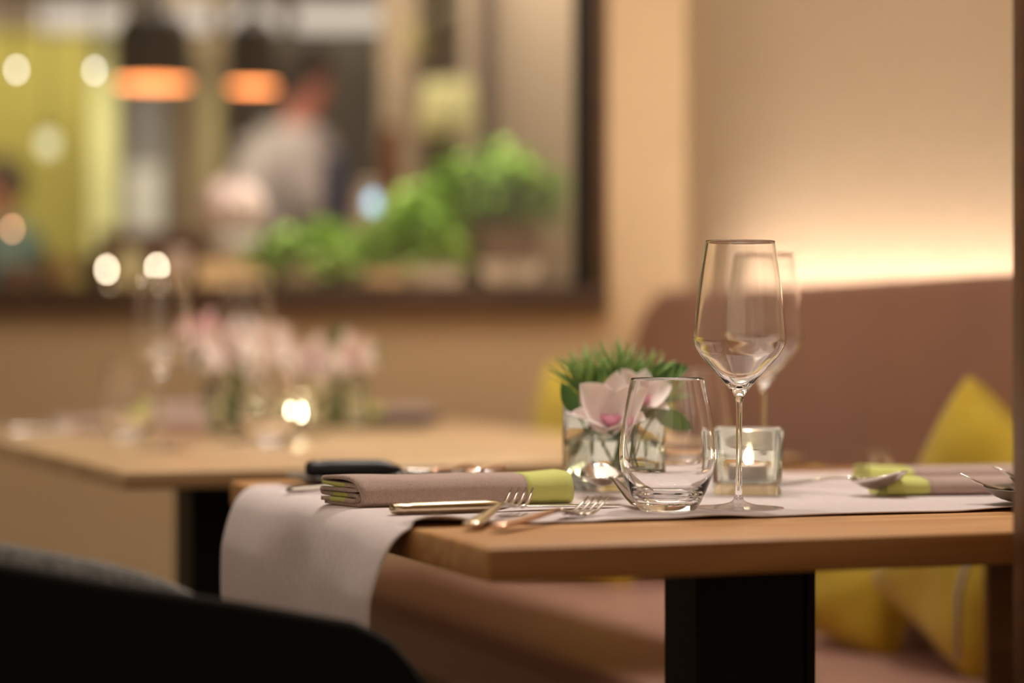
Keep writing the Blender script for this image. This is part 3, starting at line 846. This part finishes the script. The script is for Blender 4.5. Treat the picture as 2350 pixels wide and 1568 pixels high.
leaf_sprig((v2.x, v2.y, r2 - .01), [((.04, .01, .035), (.8, 0, .5), .042, .030), ((.0, .02, .06), (.2, 0, 1), .036, .03), ((.0, -.03, -.03), (.1, 0, -1), .03, .016)], 'green leaves behind the white orchids on the back table')
for v in (v1, v2):
    bm = bmesh.new()
    for dx, dy in ((.0, -.02), (-.022, .006), (.022, .008), (.008, 0)):
        stem(bm, (v.x - dx * .5, v.y - dy * .3, v.z + .014), (v.x + dx, v.y + dy, v.z + .108), (.004, 0, 0), .0035)
    tag(link(bm, 'flower_stems', M_stem), 'dark green stems inside the %s vase of the back table' % ('left' if v is v1 else 'right'), 'flower stems', kind='stuff')
candle(onB(688, 3.80), math.radians(-12), 'square glass candle holder on the back table')
GB = 'taupe napkins with lime borders'
napkin(onB(300, 3.78), math.radians(8), .12, .06, .030, 'short folded napkin behind the tumbler on the back table', 'start', .03, GB)
napkin(onB(330, 3.98), math.radians(4), .13, .06, .044, 'pale folded napkin standing taller at the left of the back vase', 'start', .02, GB)
napkin(onB(120, 4.02), math.radians(4), .15, .06, .018, 'folded napkin at the far left of the back table', 'end', .03, GB)
GC2 = 'cutlery laid on the back table'
lay(knife, 'table_knife', 'knife', onB(5, 3.86), onB(250, 3.90), 'shining knife at the left edge of the back table', GC2, handle=M_steel)
lay(fork, 'dinner_fork', 'fork', onB(20, 3.95), onB(300, 3.98), 'shining fork beside the knife on the back table', GC2)
plate(onB(912, 4.22), .085, .016, 'dark stoneware plate at the far end of the back table', M_stone)
napkin(Vector((onB(850, 4.19).x, 4.19, ZB + .017)), math.radians(6), .11, .055, .014, 'taupe napkin lying on the dark plate of the back table', 'start', .02, GB)

# ================================================================== ARMCHAIR
ch = empty('felt_armchair', (-.50, 2.08, 0), 0, 'charcoal felt tub armchair with grey padded back in the lower left foreground', 'armchair')
# plan path of the shell: near arm from front (right) to the back (left) then round to the far arm
def chair_path(t, off=0.0):
    """t 0..1: near arm front end -> back -> far arm; off moves inwards"""
    pts = [(-.046, 1.835), (-.14, 1.815), (-.24, 1.805), (-.36, 1.80), (-.50, 1.81), (-.62, 1.85), (-.72, 1.93), (-.765, 2.04), (-.76, 2.16), (-.70, 2.26), (-.60, 2.32), (-.47, 2.345), (-.35, 2.34)]
    cc = CP
    k = t * (len(cc) - 1); i = min(int(k), len(cc) - 2); f = k - i
    p = Vector(cc[i]).lerp(Vector(cc[i+1]), f)
    d = (Vector(cc[i+1]) - Vector(cc[i])).normalized()
    n = Vector((d.y, -d.x))          # towards the inside of the seat
    return p + n * off, n
CP = catmull([(-.046, 1.835), (-.14, 1.815), (-.24, 1.805), (-.36, 1.80), (-.50, 1.81), (-.62, 1.85), (-.72, 1.93), (-.765, 2.04), (-.76, 2.16), (-.70, 2.26), (-.60, 2.32), (-.47, 2.345), (-.35, 2.34)], 6)
def rimz(t):
    """height of the rim along the shell"""
    x = chair_path(t)[0].x
    if t < .5:
        pts = [(-.048, .56), (-.055, .605), (-.067, .642), (-.088, .668), (-.115, .684), (-.20, .700), (-.30, .716), (-.42, .737), (-.60, .764), (-.80, .787)]
        for (xa, za), (xb, zb) in zip(pts, pts[1:]):
            if x <= xa and x >= xb: return za + (zb - za) * (xa - x) / (xa - xb)
        return .50 if x > -.048 else .787
    return .787 - .125 * min(1, max(0, (t - .50) / .08)) - .03 * max(0, (t - .6) / .4)
bm = bmesh.new()
NT = 90; loops = []
for i in range(NT + 1):
    t = i / NT
    z1 = rimz(t); z0 = .40
    lp = []
    th = .018
    zs = [z0 + (z1 - th/2 - z0) * q / 6 for q in range(7)]
    for z in zs:
        bow = .030 * (1 - (z - z0) / (.34)) ** 2
        p, n = chair_path(t, bow); lp.append(Vector((p.x, p.y, z)))
    for a in (30, 60, 90, 120, 150):
        p, n = chair_path(t, th/2 - th/2 * math.cos(math.radians(a))); lp.append(Vector((p.x, p.y, z1 - th/2 + th/2 * math.sin(math.radians(a)))))
    for z in zs[::-1]:
        bow = .030 * (1 - (z - z0) / (.34)) ** 2
        p, n = chair_path(t, th + bow); lp.append(Vector((p.x, p.y, z)))
    loops.append(lp)
rings(bm, loops)
child(link(bm, 'shell', M_shell), ch)
# inner pad, follows the back part of the shell, a little higher
bm = bmesh.new(); loops = []
n0, n1 = int(NT * .165), NT - 14
for i in range(n0, n1 + 1):
    t = i / NT
    e_ = min(1, (i - n0 + .25) / 7, (n1 - i + .25) / 7); e_ = math.sqrt(max(0, 1 - (1 - e_) ** 2))
    x = chair_path(t)[0].x
    zt = rimz(t) + .010 * e_ - .02 * (1 - e_)
    th = .050 * (.35 + .65 * e_); c0 = .020 + th / 2
    z0 = .45
    lp = []
    for k in range(16):
        a = 2 * PI * k / 16
        sx, sz = shape_pt(3.0, a, 1)
        p, n = chair_path(t, c0 + sx * th / 2)
        lp.append(Vector((p.x, p.y, (zt + z0) / 2 + sz * (zt - z0) / 2)))
    loops.append(lp)
rings(bm, loops)
child(link(bm, 'back_pad', M_felt), ch)
bm = bmesh.new()
inner = [chair_path(i / 40, .055)[0] for i in range(2, 39)]
prism(bm, [(p.x, p.y) for p in inner], .37, .455, 'xy')
child(link(bm, 'seat_pad', M_felt, angle=40), ch)
for k, (x, y, dx, dy) in enumerate([(-.20, 1.93, .04, -.04), (-.20, 2.22, .04, .04), (-.62, 1.95, -.04, -.04), (-.62, 2.20, -.04, .04)]):
    bm = bmesh.new(); tube(bm, [(x, y, .38), (x + dx, y + dy, 0)], [.014, .009], 12)
    child(link(bm, 'leg', M_black), ch)

# ================================================================== PARTITION AT RIGHT
bm = bmesh.new()
x0 = (2341 - 1175) / F * 1.90
box(bm, x0, x0 + .09, 1.86, 1.93, 0, 2.7, .003, 2)
tag(link(bm, 'wooden_post', M_dark_wood, angle=30), 'dark brown wooden post cutting off the right edge of the view', 'post')
# ================================================================== ROOM BEHIND THE WINDOW
bm = bmesh.new(); box(bm, -6, 3, 11.6, 11.7, 0, 2.7)
structure(link(bm, 'wall_far', mat('taupe_far_wall', rgb(150, 126, 100), .8), smooth=False))
bm = bmesh.new(); box(bm, -.145, 2.0, 7.0, 7.1, 0, 2.7)
structure(link(bm, 'wall_side', mat('beige_side_wall', rgb(196, 172, 144), .8), smooth=False))
# long counter just behind the glass
ct = empty('counter', (-.5, 5.4, 0), 0, 'pale counter behind the window glass carrying herbs and flowers', 'counter')
bm = bmesh.new(); box(bm, -1.34, .9, 5.08, 5.78, .965, 1.0, .003, 1)
child(link(bm, 'counter_top', mat('pale_counter', rgb(214, 190, 164), .4), angle=30), ct)
bm = bmesh.new(); box(bm, -1.30, .85, 5.12, 5.70, 0, .964)
child(link(bm, 'counter_body', M_dark_wood, smooth=False), ct)

def upright(name, cat, px0, px1, Z, z0, z1, depth, color, label, rough=.6, **kw):
    bm = bmesh.new()
    box(bm, (px0 - 1175) / F * Z, (px1 - 1175) / F * Z, Z, Z + depth, z0, z1, .003, 1)
    o = link(bm, name, mat(name + '_finish', color, rough, **kw), angle=30)
    return tag(o, label, cat)
upright('kitchen_wall_panel', 'wall panel', -60, 262, 9.6, 0, 2.2, .05, rgb(216, 200, 96), 'yellow-lit kitchen wall at the far left through the window')
upright('white_door_frame', 'door frame', 206, 268, 8.6, 0, 2.05, .12, rgb(226, 222, 158), 'pale yellow upright left of the grey door through the window')
d_ = upright('swing_door', 'door', 272, 384, 8.7, 0, 2.0, .05, rgb(128, 122, 122), 'grey kitchen door with pale lower panel through the window')
bm = bmesh.new(); box(bm, (285 - 1175) / F * 8.69, (374 - 1175) / F * 8.69, 8.68, 8.70, 1.2, 1.50, .002, 1)
o = link(bm, 'kick_panel', mat('pale_panel', rgb(214, 210, 204), .4), d_, angle=30)
upright('timber_column', 'column', 386, 520, 8.78, 0, 2.7, .3, rgb(146, 122, 92), 'taupe timber column behind the pendant lamps')
upright('slim_olive_post', 'post', 468, 506, 8.62, 0, 1.80, .08, rgb(176, 160, 112), 'slim olive-tinted post between the two pendant lamps')
upright('dark_doorway_panel', 'panel', 520, 880, 9.0, 0, 2.05, .06, rgb(92, 80, 72), 'dark charcoal panel behind the standing person')
upright('beige_pillar', 'pillar', 872, 962, 7.6, 0, 2.7, .2, rgb(196, 170, 138), 'beige pillar right of the standing person')
upright('dark_mullion', 'mullion', 1094, 1134, 6.9, 0, 2.7, .08, rgb(82, 62, 46), 'dark upright mullion left of the beige wall')
upright('dark_lintel', 'lintel', -60, 900, 8.4, 1.965, 2.045, .1, rgb(84, 66, 54), 'dark horizontal lintel above the doors through the window')
# row of ceiling light panels
for (a, b, lab) in ((88, 280, 'widest at the left'), (322, 400, 'second from the left'), (412, 480, 'third, between the lamp cables'), (520, 640, 'fourth, right of the column'), (676, 880, 'rightmost, beside the beige pillar')):
    Z = 8.0
    bm = bmesh.new(); box(bm, (a - 1175) / F * Z, (b - 1175) / F * Z, Z, Z + .05, 1.915, 1.985, .003, 1)
    e = empty('light_box', ((a + b) / 2 / F * Z - 1175 / F * Z, Z, 1.915), 0, 'pale glowing light box in the row near the top, ' + lab, 'light box', 'light boxes in a row behind the window')
    child(link(bm, 'diffuser', emission('light_box_glow', (1, .86, .74, 1), .52), angle=30), e)
    bm = bmesh.new(); box(bm, (a - 1175) / F * Z - .01, (b - 1175) / F * Z + .01, Z + .05, Z + .08, 1.905, 1.995)
    child(link(bm, 'housing', M_black, smooth=False), e)
    bm = bmesh.new(); tube(bm, [(((a + b) / 2 - 1175) / F * Z, Z + .06, 1.99), (((a + b) / 2 - 1175) / F * Z, Z + .06, 2.7)], .006, 6)
    child(link(bm, 'hanger', M_black), e)

def pendant(px, py, Z, r, label, glow):
    p = P(px, py, Z)
    e = empty('pendant_lamp', p, 0, label, 'pendant lamp', 'dark dome pendants with orange inside')
    bm = bmesh.new()
    outer = catmull([(r, 0), (r, .05), (r * .97, .11), (r * .85, .155), (r * .4, .18), (.02, .19)], 4)
    inner = catmull([(.02, .180), (r * .38, .17), (r * .82, .146), (r * .94, .10), (r * .975, .05), (r * .98, 0)], 4)
    lathe(bm, outer + [(0, .19)], 40)
    link(bm, 'shade', mat('dark_shade', rgb(52, 40, 26), .5), e)
    bm = bmesh.new(); lathe(bm, [(0, .180)] + inner, 40)
    link(bm, 'gold_lining', mat('gold_lining', rgb(230, 150, 70), .4, emit=(1, .47, .17, 1), emit_str=glow), e)
    bm = bmesh.new(); lathe(bm, [(0, .045), (.02, .052), (.028, .075), (.02, .10), (.01, .12), (0, .121)], 20)
    link(bm, 'bulb', emission('amber_bulb', (1, .50, .17, 1), 1.4), e)
    bm = bmesh.new(); tube(bm, [(0, 0, .185), (0, 0, 2.7 - p.z)], .004, 6)
    link(bm, 'cable', M_black, e)
    return e
pendant(352, 192, 6.1, .095, 'wider pendant lamp at the left with orange glowing lining', 2.0)
pendant(580, 200, 6.3, .066, 'narrower pendant lamp at the right beside the person', 2.6)

def lamp_or_glint(px, py, Z, r, color, strength, label, name='spot_or_glint', cat='lamp', group='small round lamps behind the window'):
    p = P(px, py, Z)
    e = empty(name, p, 0, label, cat, group)
    bm = bmesh.new(); lathe(bm, [(0, -r)] + [(r * math.cos(a), r * math.sin(a)) for a in (-1.2, -.8, -.4, 0, .4, .8, 1.2)] + [(0, r)], 20)
    link(bm, 'bulb', emission('spot_or_glint_glow', color, strength), e)
    bm = bmesh.new(); tube(bm, [(0, 0, r * .9), (0, 0, r * 1.6)], r * .6, 10)
    link(bm, 'socket', M_black, e)
    bm = bmesh.new(); tube(bm, [(0, 0, r * 1.5), (0, 0, 2.7 - p.z)], .003, 6)
    link(bm, 'cable', M_black, e)
    return e
lamp_or_glint(38, 160, 5.35, .006, (1, .96, .90, 1), 8, 'small round lamp at the far upper left')
lamp_or_glint(217, 162, 5.35, .006, (1, .97, .92, 1), 7, 'small round lamp left of the wider pendant')
lamp_or_glint(110, 330, 7.0, .028, (1, .96, .62, 1), .8, 'pale yellow glowing ball standing in for a spot reflection above the far-left person')  # glowing ball added for a spot reflection, no lamp hangs here
# small table lights near the sill; bright pair stands in for wine-glass rim glints
def votive(px, py, Z, label, color=(1, .82, .62, 1), s=26, r=.005):
    p = P(px, py, Z); z = 1.0
    e = empty('votive_or_glint', (p.x, p.y, z), 0, label, 'votive light', 'small votive lights on the counter')
    h = max(.02, p.z - z)
    bm = bmesh.new(); lathe(bm, [(0, 0), (.022, 0), (.022, .004), (.006, .008), (.005, h - r), (.010, h - r * .7), (0, h - r * .6)], 20)
    link(bm, 'holder', M_champ, e)
    bm = bmesh.new(); lathe(bm, [(0, h - r), (r * .7, h - r * .7), (r, h), (r * .6, h + r), (0, h + r * 1.4)], 16)
    link(bm, 'glow', emission('votive_or_glint_glow', color, s), e)
votive(245, 620, 5.12, 'small glowing bead standing in for a wine-glass rim glint, left of the pair')
votive(360, 616, 5.12, 'small glowing bead standing in for a wine-glass rim glint, right of the pair')
votive(28, 527, 5.2, 'dim amber light at the far left of the counter', (1, .5, .28, 1), 9)
votive(855, 468, 5.6, 'blue-white glowing globe light above the herbs', (.40, .72, 1, 1), 1.7, .016)

# ---------------------------------------------------------------- plants on the counter
def herb(loc, rx, rz_, h, n, m, label, pot_r, pot_h, pot_m, seed, leaf=.042, bowl=False, cat='plant'):
    rd = random.Random(seed)
    e = empty('potted_herb', loc, 0, label, cat, 'potted plants on the counter')
    bm = bmesh.new()
    if bowl:
        lathe(bm, catmull([(pot_r * .35, 0), (pot_r * .62, pot_h * .25), (pot_r * .9, pot_h * .62), (pot_r, pot_h)], 4) + [(pot_r * .94, pot_h), (pot_r * .9, pot_h * .8), (0, pot_h * .75)], 40)
    else:
        lathe(bm, [(0, 0), (pot_r * .78, 0), (pot_r, pot_h), (pot_r * .92, pot_h), (pot_r * .88, pot_h * .85), (0, pot_h * .85)], 40)
    link(bm, 'pot', pot_m, e)
    bs = bmesh.new(); bl = bmesh.new()
    for k in range(n):
        a = rd.random() * 2 * PI; r = rd.random() ** .6
        z = pot_h * (1.0 if bowl else .5) + h * (.05 + .95 * rd.random()) * (1 - .45 * r * r)
        p = Vector((rx * r * math.cos(a), rz_ * r * math.sin(a), z))
        d = Vector((math.cos(a) * (.3 + r), math.sin(a) * (.3 + r), rd.uniform(-.3, .8)))
        petal(bl, p, d, (rd.uniform(-.3, .3), rd.uniform(-.3, .3), 1), leaf * rd.uniform(.7, 1.3), leaf * .7, n=3)
        if k % 6 == 0: tube(bs, [(0, 0, pot_h * .8), (p.x * .6, p.y * .6, pot_h + (z - pot_h) * .6), p], .0012, 4)
    link(bs, 'stems', M_stem, e)
    o = link(bl, 'foliage', m, e); o['kind'] = 'stuff'
    return e
M_white_pot = mat('white_pot', rgb(226, 208, 190), .5)
M_brown_pot = mat('brown_bowl_pot', rgb(120, 98, 84), .5)
def onC(px, Z): return Vector(((px - 1175) / F * Z, Z, 1.0))
herb(onC(690, 5.25), .095, .07, .120, 200, M_herb, 'bright herb pot nearest the pink hydrangea', .050, .055, M_white_pot, 1)
herb(onC(820, 5.40), .095, .07, .105, 200, M_herb, 'low bright herbs in a pale pot below the blue light', .055, .055, M_white_pot, 2)
herb(onC(950, 5.35), .095, .07, .20, 240, M_herb, 'taller light green herb pot in the middle of the counter', .055, .06, M_white_pot, 3)
herb(onC(1135, 5.50), .150, .10, .175, 420, M_herb2, 'large basil plant in a round brown bowl near the window frame', .105, .15, M_brown_pot, 4, leaf=.046, bowl=True)
herb(onC(1010, 5.75 - .12), .11, .07, .23, 260, M_herb, 'pale green plant leaning beside the big basil bowl', .05, .08, M_white_pot, 6, leaf=.046)
# trailing sprig over the sill
# hydrangea
hy = onC(535, 5.45)
e = empty('hydrangea_pot', hy, 0, 'round pinkish white hydrangea head in a grey pot on a wooden box', 'flower', 'potted plants on the counter')
bm = bmesh.new(); box(bm, -.075, .075, -.06, .06, 0, .062, .002, 1); link(bm, 'wooden_box', M_oak_sheen, e, angle=30)
bm = bmesh.new(); lathe(bm, [(0, .062), (.055, .062), (.068, .125), (.062, .125), (.055, .115), (0, .115)], 32); link(bm, 'pot', mat('grey_pot', rgb(170, 156, 144), .6), e)
bm = bmesh.new(); rd = random.Random(5)
for k in range(260):
    z = rd.uniform(-.55, 1); a = rd.random() * 2 * PI; s = math.sqrt(max(0, 1 - z * z))
    d = Vector((s * math.cos(a), s * math.sin(a), z)); p = Vector((0, 0, .185)) + Vector((d.x * .070, d.y * .070, d.z * .062))
    q = d.orthogonal().normalized(); w = d.cross(q)
    for j in range(4):
        b = j * PI / 2 + k
        petal(bm, p, q * math.cos(b) + w * math.sin(b) + d * .3, d, .013, .012, n=2)
o = link(bm, 'blossoms', mat('hydrangea_petal', rgb(244, 216, 210), .7), e); o['kind'] = 'stuff'
bm = bmesh.new(); lathe(bm, [(0, .12), (.006, .12), (.006, .18), (0, .19)], 8); link(bm, 'stem', M_stem, e)

# crockery and jars on the counter
def jar(px, Z, r, h, color, label, name='storage_jar', cat='jar', z=1.0, rough=.3, metal=0, lid=None):
    p = onC(px, Z); p.z = z
    e = empty(name, p, 0, label, cat, 'jars and bowls on the counter')
    bm = bmesh.new(); lathe(bm, [(0, 0), (r * .85, 0), (r, h * .1), (r, h * .8), (r * .8, h * .92), (r * .78, h), (r * .7, h), (r * .7, h * .9), (0, h * .88)], 32)
    link(bm, 'vessel', mat(name + '_glaze', color, rough, metal=metal), e)
    bm = bmesh.new(); lathe(bm, [(0, h * .98), (r * .84, h * .98), (r * .84, h * 1.06), (r * .2, h * 1.1), (0, h * 1.12)], 28)
    link(bm, 'lid', mat(name + '_lid', lid or color, .4), e)
jar(770, 6.4, .036, .19, rgb(70, 84, 132), 'dark blue jar behind the herbs near the person', z=1.17)
jar(846, 6.15, .040, .17, rgb(180, 160, 142), 'pale beige jar behind the blue glowing globe', z=1.10)
jar(896, 6.5, .030, .27, rgb(150, 98, 62), 'tall brown jar beside the beige pillar', z=1.17)
bm = bmesh.new(); box(bm, -1.1, -.285, 6.05, 6.7, 1.06, 1.10, .003, 1)
sh = empty('back_shelf', (-.65, 6.4, 0), 0, 'brown shelf unit behind the herbs carrying jars', 'shelf')
child(link(bm, 'shelf_board', M_dark_wood, angle=30), sh)
bm = bmesh.new(); box(bm, -1.08, -.288, 6.30, 6.68, 1.10, 1.17, .003, 1); child(link(bm, 'riser', M_dark_wood, angle=30), sh)
bm = bmesh.new(); box(bm, -1.08, -.29, 6.1, 6.66, 0, 1.06); child(link(bm, 'cabinet_body', M_dark_wood, smooth=False), sh)
for (px, Z, r, h, c, lab) in ((1010, 5.17, .050, .040, rgb(226, 214, 204), 'shallow white bowl below the pale green plant'), (1170, 5.17, .066, .050, rgb(238, 226, 214), 'white bowl in front of the brown plant bowl'), (880, 5.17, .046, .034, rgb(222, 190, 156), 'sand-coloured bowl under the herbs'),
                              (400, 5.4, .035, .085, rgb(200, 176, 160), 'pale cup beside the hydrangea box'), (290, 5.5, .04, .09, rgb(206, 196, 150), 'cream cup behind the left glint bead'), (130, 5.5, .05, .075, rgb(170, 136, 78), 'ochre bowl at the left of the counter'), (40, 5.4, .045, .05, rgb(150, 98, 66), 'rust-coloured bowl at the far left of the counter')):
    p = onC(px, Z)
    e = empty('ceramic_bowl', p, 0, lab, 'bowl', 'jars and bowls on the counter')
    bm = bmesh.new(); lathe(bm, [(0, 0), (r * .5, 0), (r * .55, .004)] + catmull([(r * .6, .006), (r * .85, h * .5), (r, h)], 4) + [(r * .95, h), (r * .8, h * .55), (r * .4, .01), (0, .009)], 36)
    link(bm, 'vessel', mat('bowl_glaze', c, .35), e)
# lit shade seen between pillar and mullion, with its diagonal arm
p = P(1028, 300, 6.5)
e = empty('table_lamp', (p.x, p.y, 1.0), 0, 'lamp with pale yellow glowing shade between pillar and beige wall', 'lamp')
bm = bmesh.new(); lathe(bm, [(.080, p.z - 1.0 + .0), (.066, p.z - 1.0 + .13), (.064, p.z - 1.0 + .13), (.078, p.z - 1.0 + .0)], 36)
link(bm, 'lamp_shade', mat('glowing_shade', rgb(226, 218, 150), .8, emit=(1, .90, .46, 1), emit_str=.05), e)
bm = bmesh.new(); tube(bm, [(0, 0, -1.0), (0, 0, p.z - 1.0 + .08)], .008, 8); link(bm, 'pole', M_black, e)
bm = bmesh.new(); lathe(bm, [(0, -1.0), (.10, -1.0), (.10, -.98), (0, -.97)], 30); link(bm, 'base', M_black, e)
bm = bmesh.new(); lathe(bm, [(0, p.z - 1 + .03), (.018, p.z - 1 + .05), (.018, p.z - 1 + .08), (0, p.z - 1 + .10)], 16); link(bm, 'bulb', emission('shade_bulb', (1, .85, .5, 1), .4), e)
def plank(pa, pb, w, d, color, name, label, cat):
    a, b = Vector(pa), Vector(pb); dr = (b - a).normalized(); n = Vector((0, 1, 0)).cross(dr).normalized() * w / 2
    bm = bmesh.new(); q = [a + n, b + n, b - n, a - n]
    A = [bm.verts.new(v) for v in q]; B = [bm.verts.new(v + Vector((0, d, 0))) for v in q]
    for i in range(4): bm.faces.new((A[i], A[(i+1) % 4], B[(i+1) % 4], B[i]))
    bm.faces.new(A[::-1]); bm.faces.new(B)
    return tag(link(bm, name, mat(name + '_paint', color, .6), smooth=False), label, cat)
beam = plank(P(925, 95, 7.3), P(1100, 20, 7.3), .09, .06, rgb(186, 168, 110), 'sloping_beam', 'olive-beige sloping beam at the top beside the pillar', 'beam')
br = plank(P(960, 62, 7.25), P(1060, 22, 7.25), .034, .052, rgb(50, 40, 30), 'bracket', None, None)
br.parent = beam; br['label'] = 'short dark bracket'
plank(P(955, 170, 7.35), P(1110, 95, 7.35), .085, .05, rgb(92, 72, 56), 'brown_brace', 'brown brace below the sloping beam', 'brace')

# ---------------------------------------------------------------- people
def skin_mesh(name, verts, edges, radii, m, parent, root=0, sub=2):
    me = bpy.data.meshes.new(name); me.from_pydata([tuple(v) for v in verts], edges, []); me.update()
    o = bpy.data.objects.new(name, me); COL.objects.link(o); me.materials.append(m)
    md = o.modifiers.new('skin', 'SKIN'); md.use_smooth_shade = True
    for i, r in enumerate(radii):
        r = r if isinstance(r, tuple) else (r, r)
        me.skin_vertices[0].data[i].radius = r
        me.skin_vertices[0].data[i].use_root = (i == root)
    s = o.modifiers.new('sub', 'SUBSURF'); s.levels = s.render_levels = sub
    if parent: o.parent = parent
    return o
M_skin = mat('skin', rgb(206, 128, 108), .6, sss=.1)
M_skin2 = mat('skin_tan', rgb(176, 112, 78), .6)
M_hair = mat('dark_hair', rgb(54, 38, 30), .8)
def person(loc, rz, lean, label, shirt_col, apron_col, skin_m, scale=1.0, arms='work'):
    e = empty('person', loc, rz, label, 'person')
    e.scale = (scale,) * 3
    # faces local +x ; lean = forward shift of the upper body
    L = lean
    V = []; E = []; R = []
    def add(p, r, par=None):
        V.append(p); R.append(r)
        if par is not None: E.append((par, len(V) - 1))
        return len(V) - 1
    pel = add((0, 0, .95), (.13, .15)); 
    b1 = add((L * .2, 0, 1.10), (.11, .14), pel); b2 = add((L * .55, 0, 1.28), (.12, .165), b1); b3 = add((L * .85, 0, 1.42), (.10, .155), b2)
    nk = add((L * 1.05, 0, 1.50), (.058, .06), b3); nk2 = add((L * 1.2, 0, 1.555), (.055, .058), nk)
    hd = add((L * 1.35 + .012, 0, 1.63), (.088, .070), nk2); hd2 = add((L * 1.45 + .01, 0, 1.70), (.096, .076), hd); hd3 = add((L * 1.5, 0, 1.755), (.070, .060), hd2)
    hands = []
    for sg in (-1, 1):
        sh_ = add((L * .85, sg * .17, 1.42), .062, b3); el = add((L + .04, sg * .24, 1.16), .043, sh_)
        wr = add((L + .26, sg * .15, 1.06), .028, el); pm = add((L + .33, sg * .14, 1.055), (.022, .036), wr)
        for k, (dy, ln) in enumerate(((-.027, .060), (-.009, .072), (.009, .068), (.026, .052))):
            f1 = add((L + .375, sg * .14 + dy, 1.045), .0095, pm); f2 = add((L + .375 + ln * .6, sg * .14 + dy * 1.1, 1.022), .0085, f1); add((L + .375 + ln * .75, sg * .14 + dy * 1.1, 1.0), .007, f2)
        t_ = add((L + .325, sg * .14 - sg * .042, 1.045), .011, pm); add((L + .36, sg * .14 - sg * .055, 1.03), .009, t_)
        hp = add((0, sg * .09, .90), .10, pel); kn = add((.03, sg * .10, .50), .062, hp); an = add((0, sg * .10, .09), .040, kn); add((.12, sg * .11, .035), (.042, .034), an)
    skin_mesh('body', V, E, R, skin_m, e)
    # face details
    hx = L * 1.4
    bm = bmesh.new()
    for v in [(.080, 0, 1.665)]:
        lathe(bm, [(0, -.022), (.013, -.016), (.011, 0), (.006, .02), (0, .028)], 12, center=(hx + v[0], 0, v[2] - .01))
    link(bm, 'nose', skin_m, e)
    bm = bmesh.new()
    for sg in (-1, 1): lathe(bm, [(0, -.028), (.012, -.015), (.014, .008), (.008, .026), (0, .03)], 10, center=(hx + .0, sg * .068, 1.665))
    link(bm, 'ears', skin_m, e)
    bm = bmesh.new()
    for sg in (-1, 1): lathe(bm, [(0, -.007), (.008, -.004), (.008, .004), (0, .007)], 10, center=(hx + .070, sg * .028, 1.69))
    link(bm, 'eyes', M_hair, e)
    bm = bmesh.new(); tube(bm, [(hx + .058, -.022, 1.622), (hx + .074, 0, 1.620), (hx + .058, .022, 1.622)], .004, 6)
    link(bm, 'mouth', mat('lips', rgb(150, 72, 66), .5), e)
    # hair cap
    bm = bmesh.new()
    def hf(u, v):
        ph = v * 2 * PI; th = u * PI * (.56 - .20 * math.cos(ph))
        x, y, z = math.sin(th) * math.cos(ph), math.sin(th) * math.sin(ph), math.cos(th)
        return Vector((hx + .0 + x * .108 - (.008 if x < 0 else 0), y * .090, 1.69 + z * .118))
    sheet(bm, hf, 12, 28, .004)
    link(bm, 'hair', M_hair, e)
    # shirt
    V2_, E2, R2 = [], [], []
    def ad2(p, r, par=None):
        V2_.append(p); R2.append(r)
        if par is not None: E2.append((par, len(V2_) - 1))
        return len(V2_) - 1
    a = ad2((0, 0, .90), (.15, .175)); b = ad2((L * .2, 0, 1.10), (.135, .165), a); c = ad2((L * .55, 0, 1.28), (.16, .21), b); d = ad2((L * .86, 0, 1.435), (.148, .20), c); ad2((L * 1.02, 0, 1.52), (.078, .082), d)
    for sg in (-1, 1):
        s1 = ad2((L * .85, sg * .180, 1.43), .110, d); s2 = ad2((L + .03, sg * .235, 1.20), .070, s1)
    skin_mesh('shirt', V2_, E2, R2, mat('shirt_cloth', shirt_col, .9), e)
    # trousers
    V3, E3, R3 = [(0, 0, .93), (0, -.095, .88), (.03, -.10, .50), (0, -.10, .13), (0, .095, .88), (.03, .10, .50), (0, .10, .13)], [(0, 1), (1, 2), (2, 3), (0, 4), (4, 5), (5, 6)], [(.14, .165), .118, .078, .062, .118, .078, .062]
    skin_mesh('trousers', V3, E3, R3, mat('trouser_cloth', rgb(40, 36, 38), .9), e)
    bm = bmesh.new()
    def ap(u, v):
        z = 1.34 - u * .80; y = (v - .5) * 2
        w = .11 + .09 * min(1, u * 2.2)
        fx = L * max(0, min(1, (z - 1.0) / .45)) * .85 + .172 - .06 * y * y
        return Vector((fx, y * w, z))
    sheet(bm, ap, 16, 10, .003)
    link(bm, 'apron', mat('apron_cloth', apron_col, .9), e)
    return e
person(Vector(((590 - 1175) / F * 8.2, 8.2, 0)), math.radians(24), .12, 'person in a grey shirt and brown apron standing behind the counter, looking right', rgb(186, 172, 170), rgb(96, 74, 68), M_skin, 1.05)
person(Vector(((46 - 1175) / F * 8.9, 8.9, 0)), math.radians(200), .06, 'dark-haired person in teal clothing at the far left of the kitchen', rgb(86, 110, 104), rgb(96, 120, 116), M_skin2, .86)
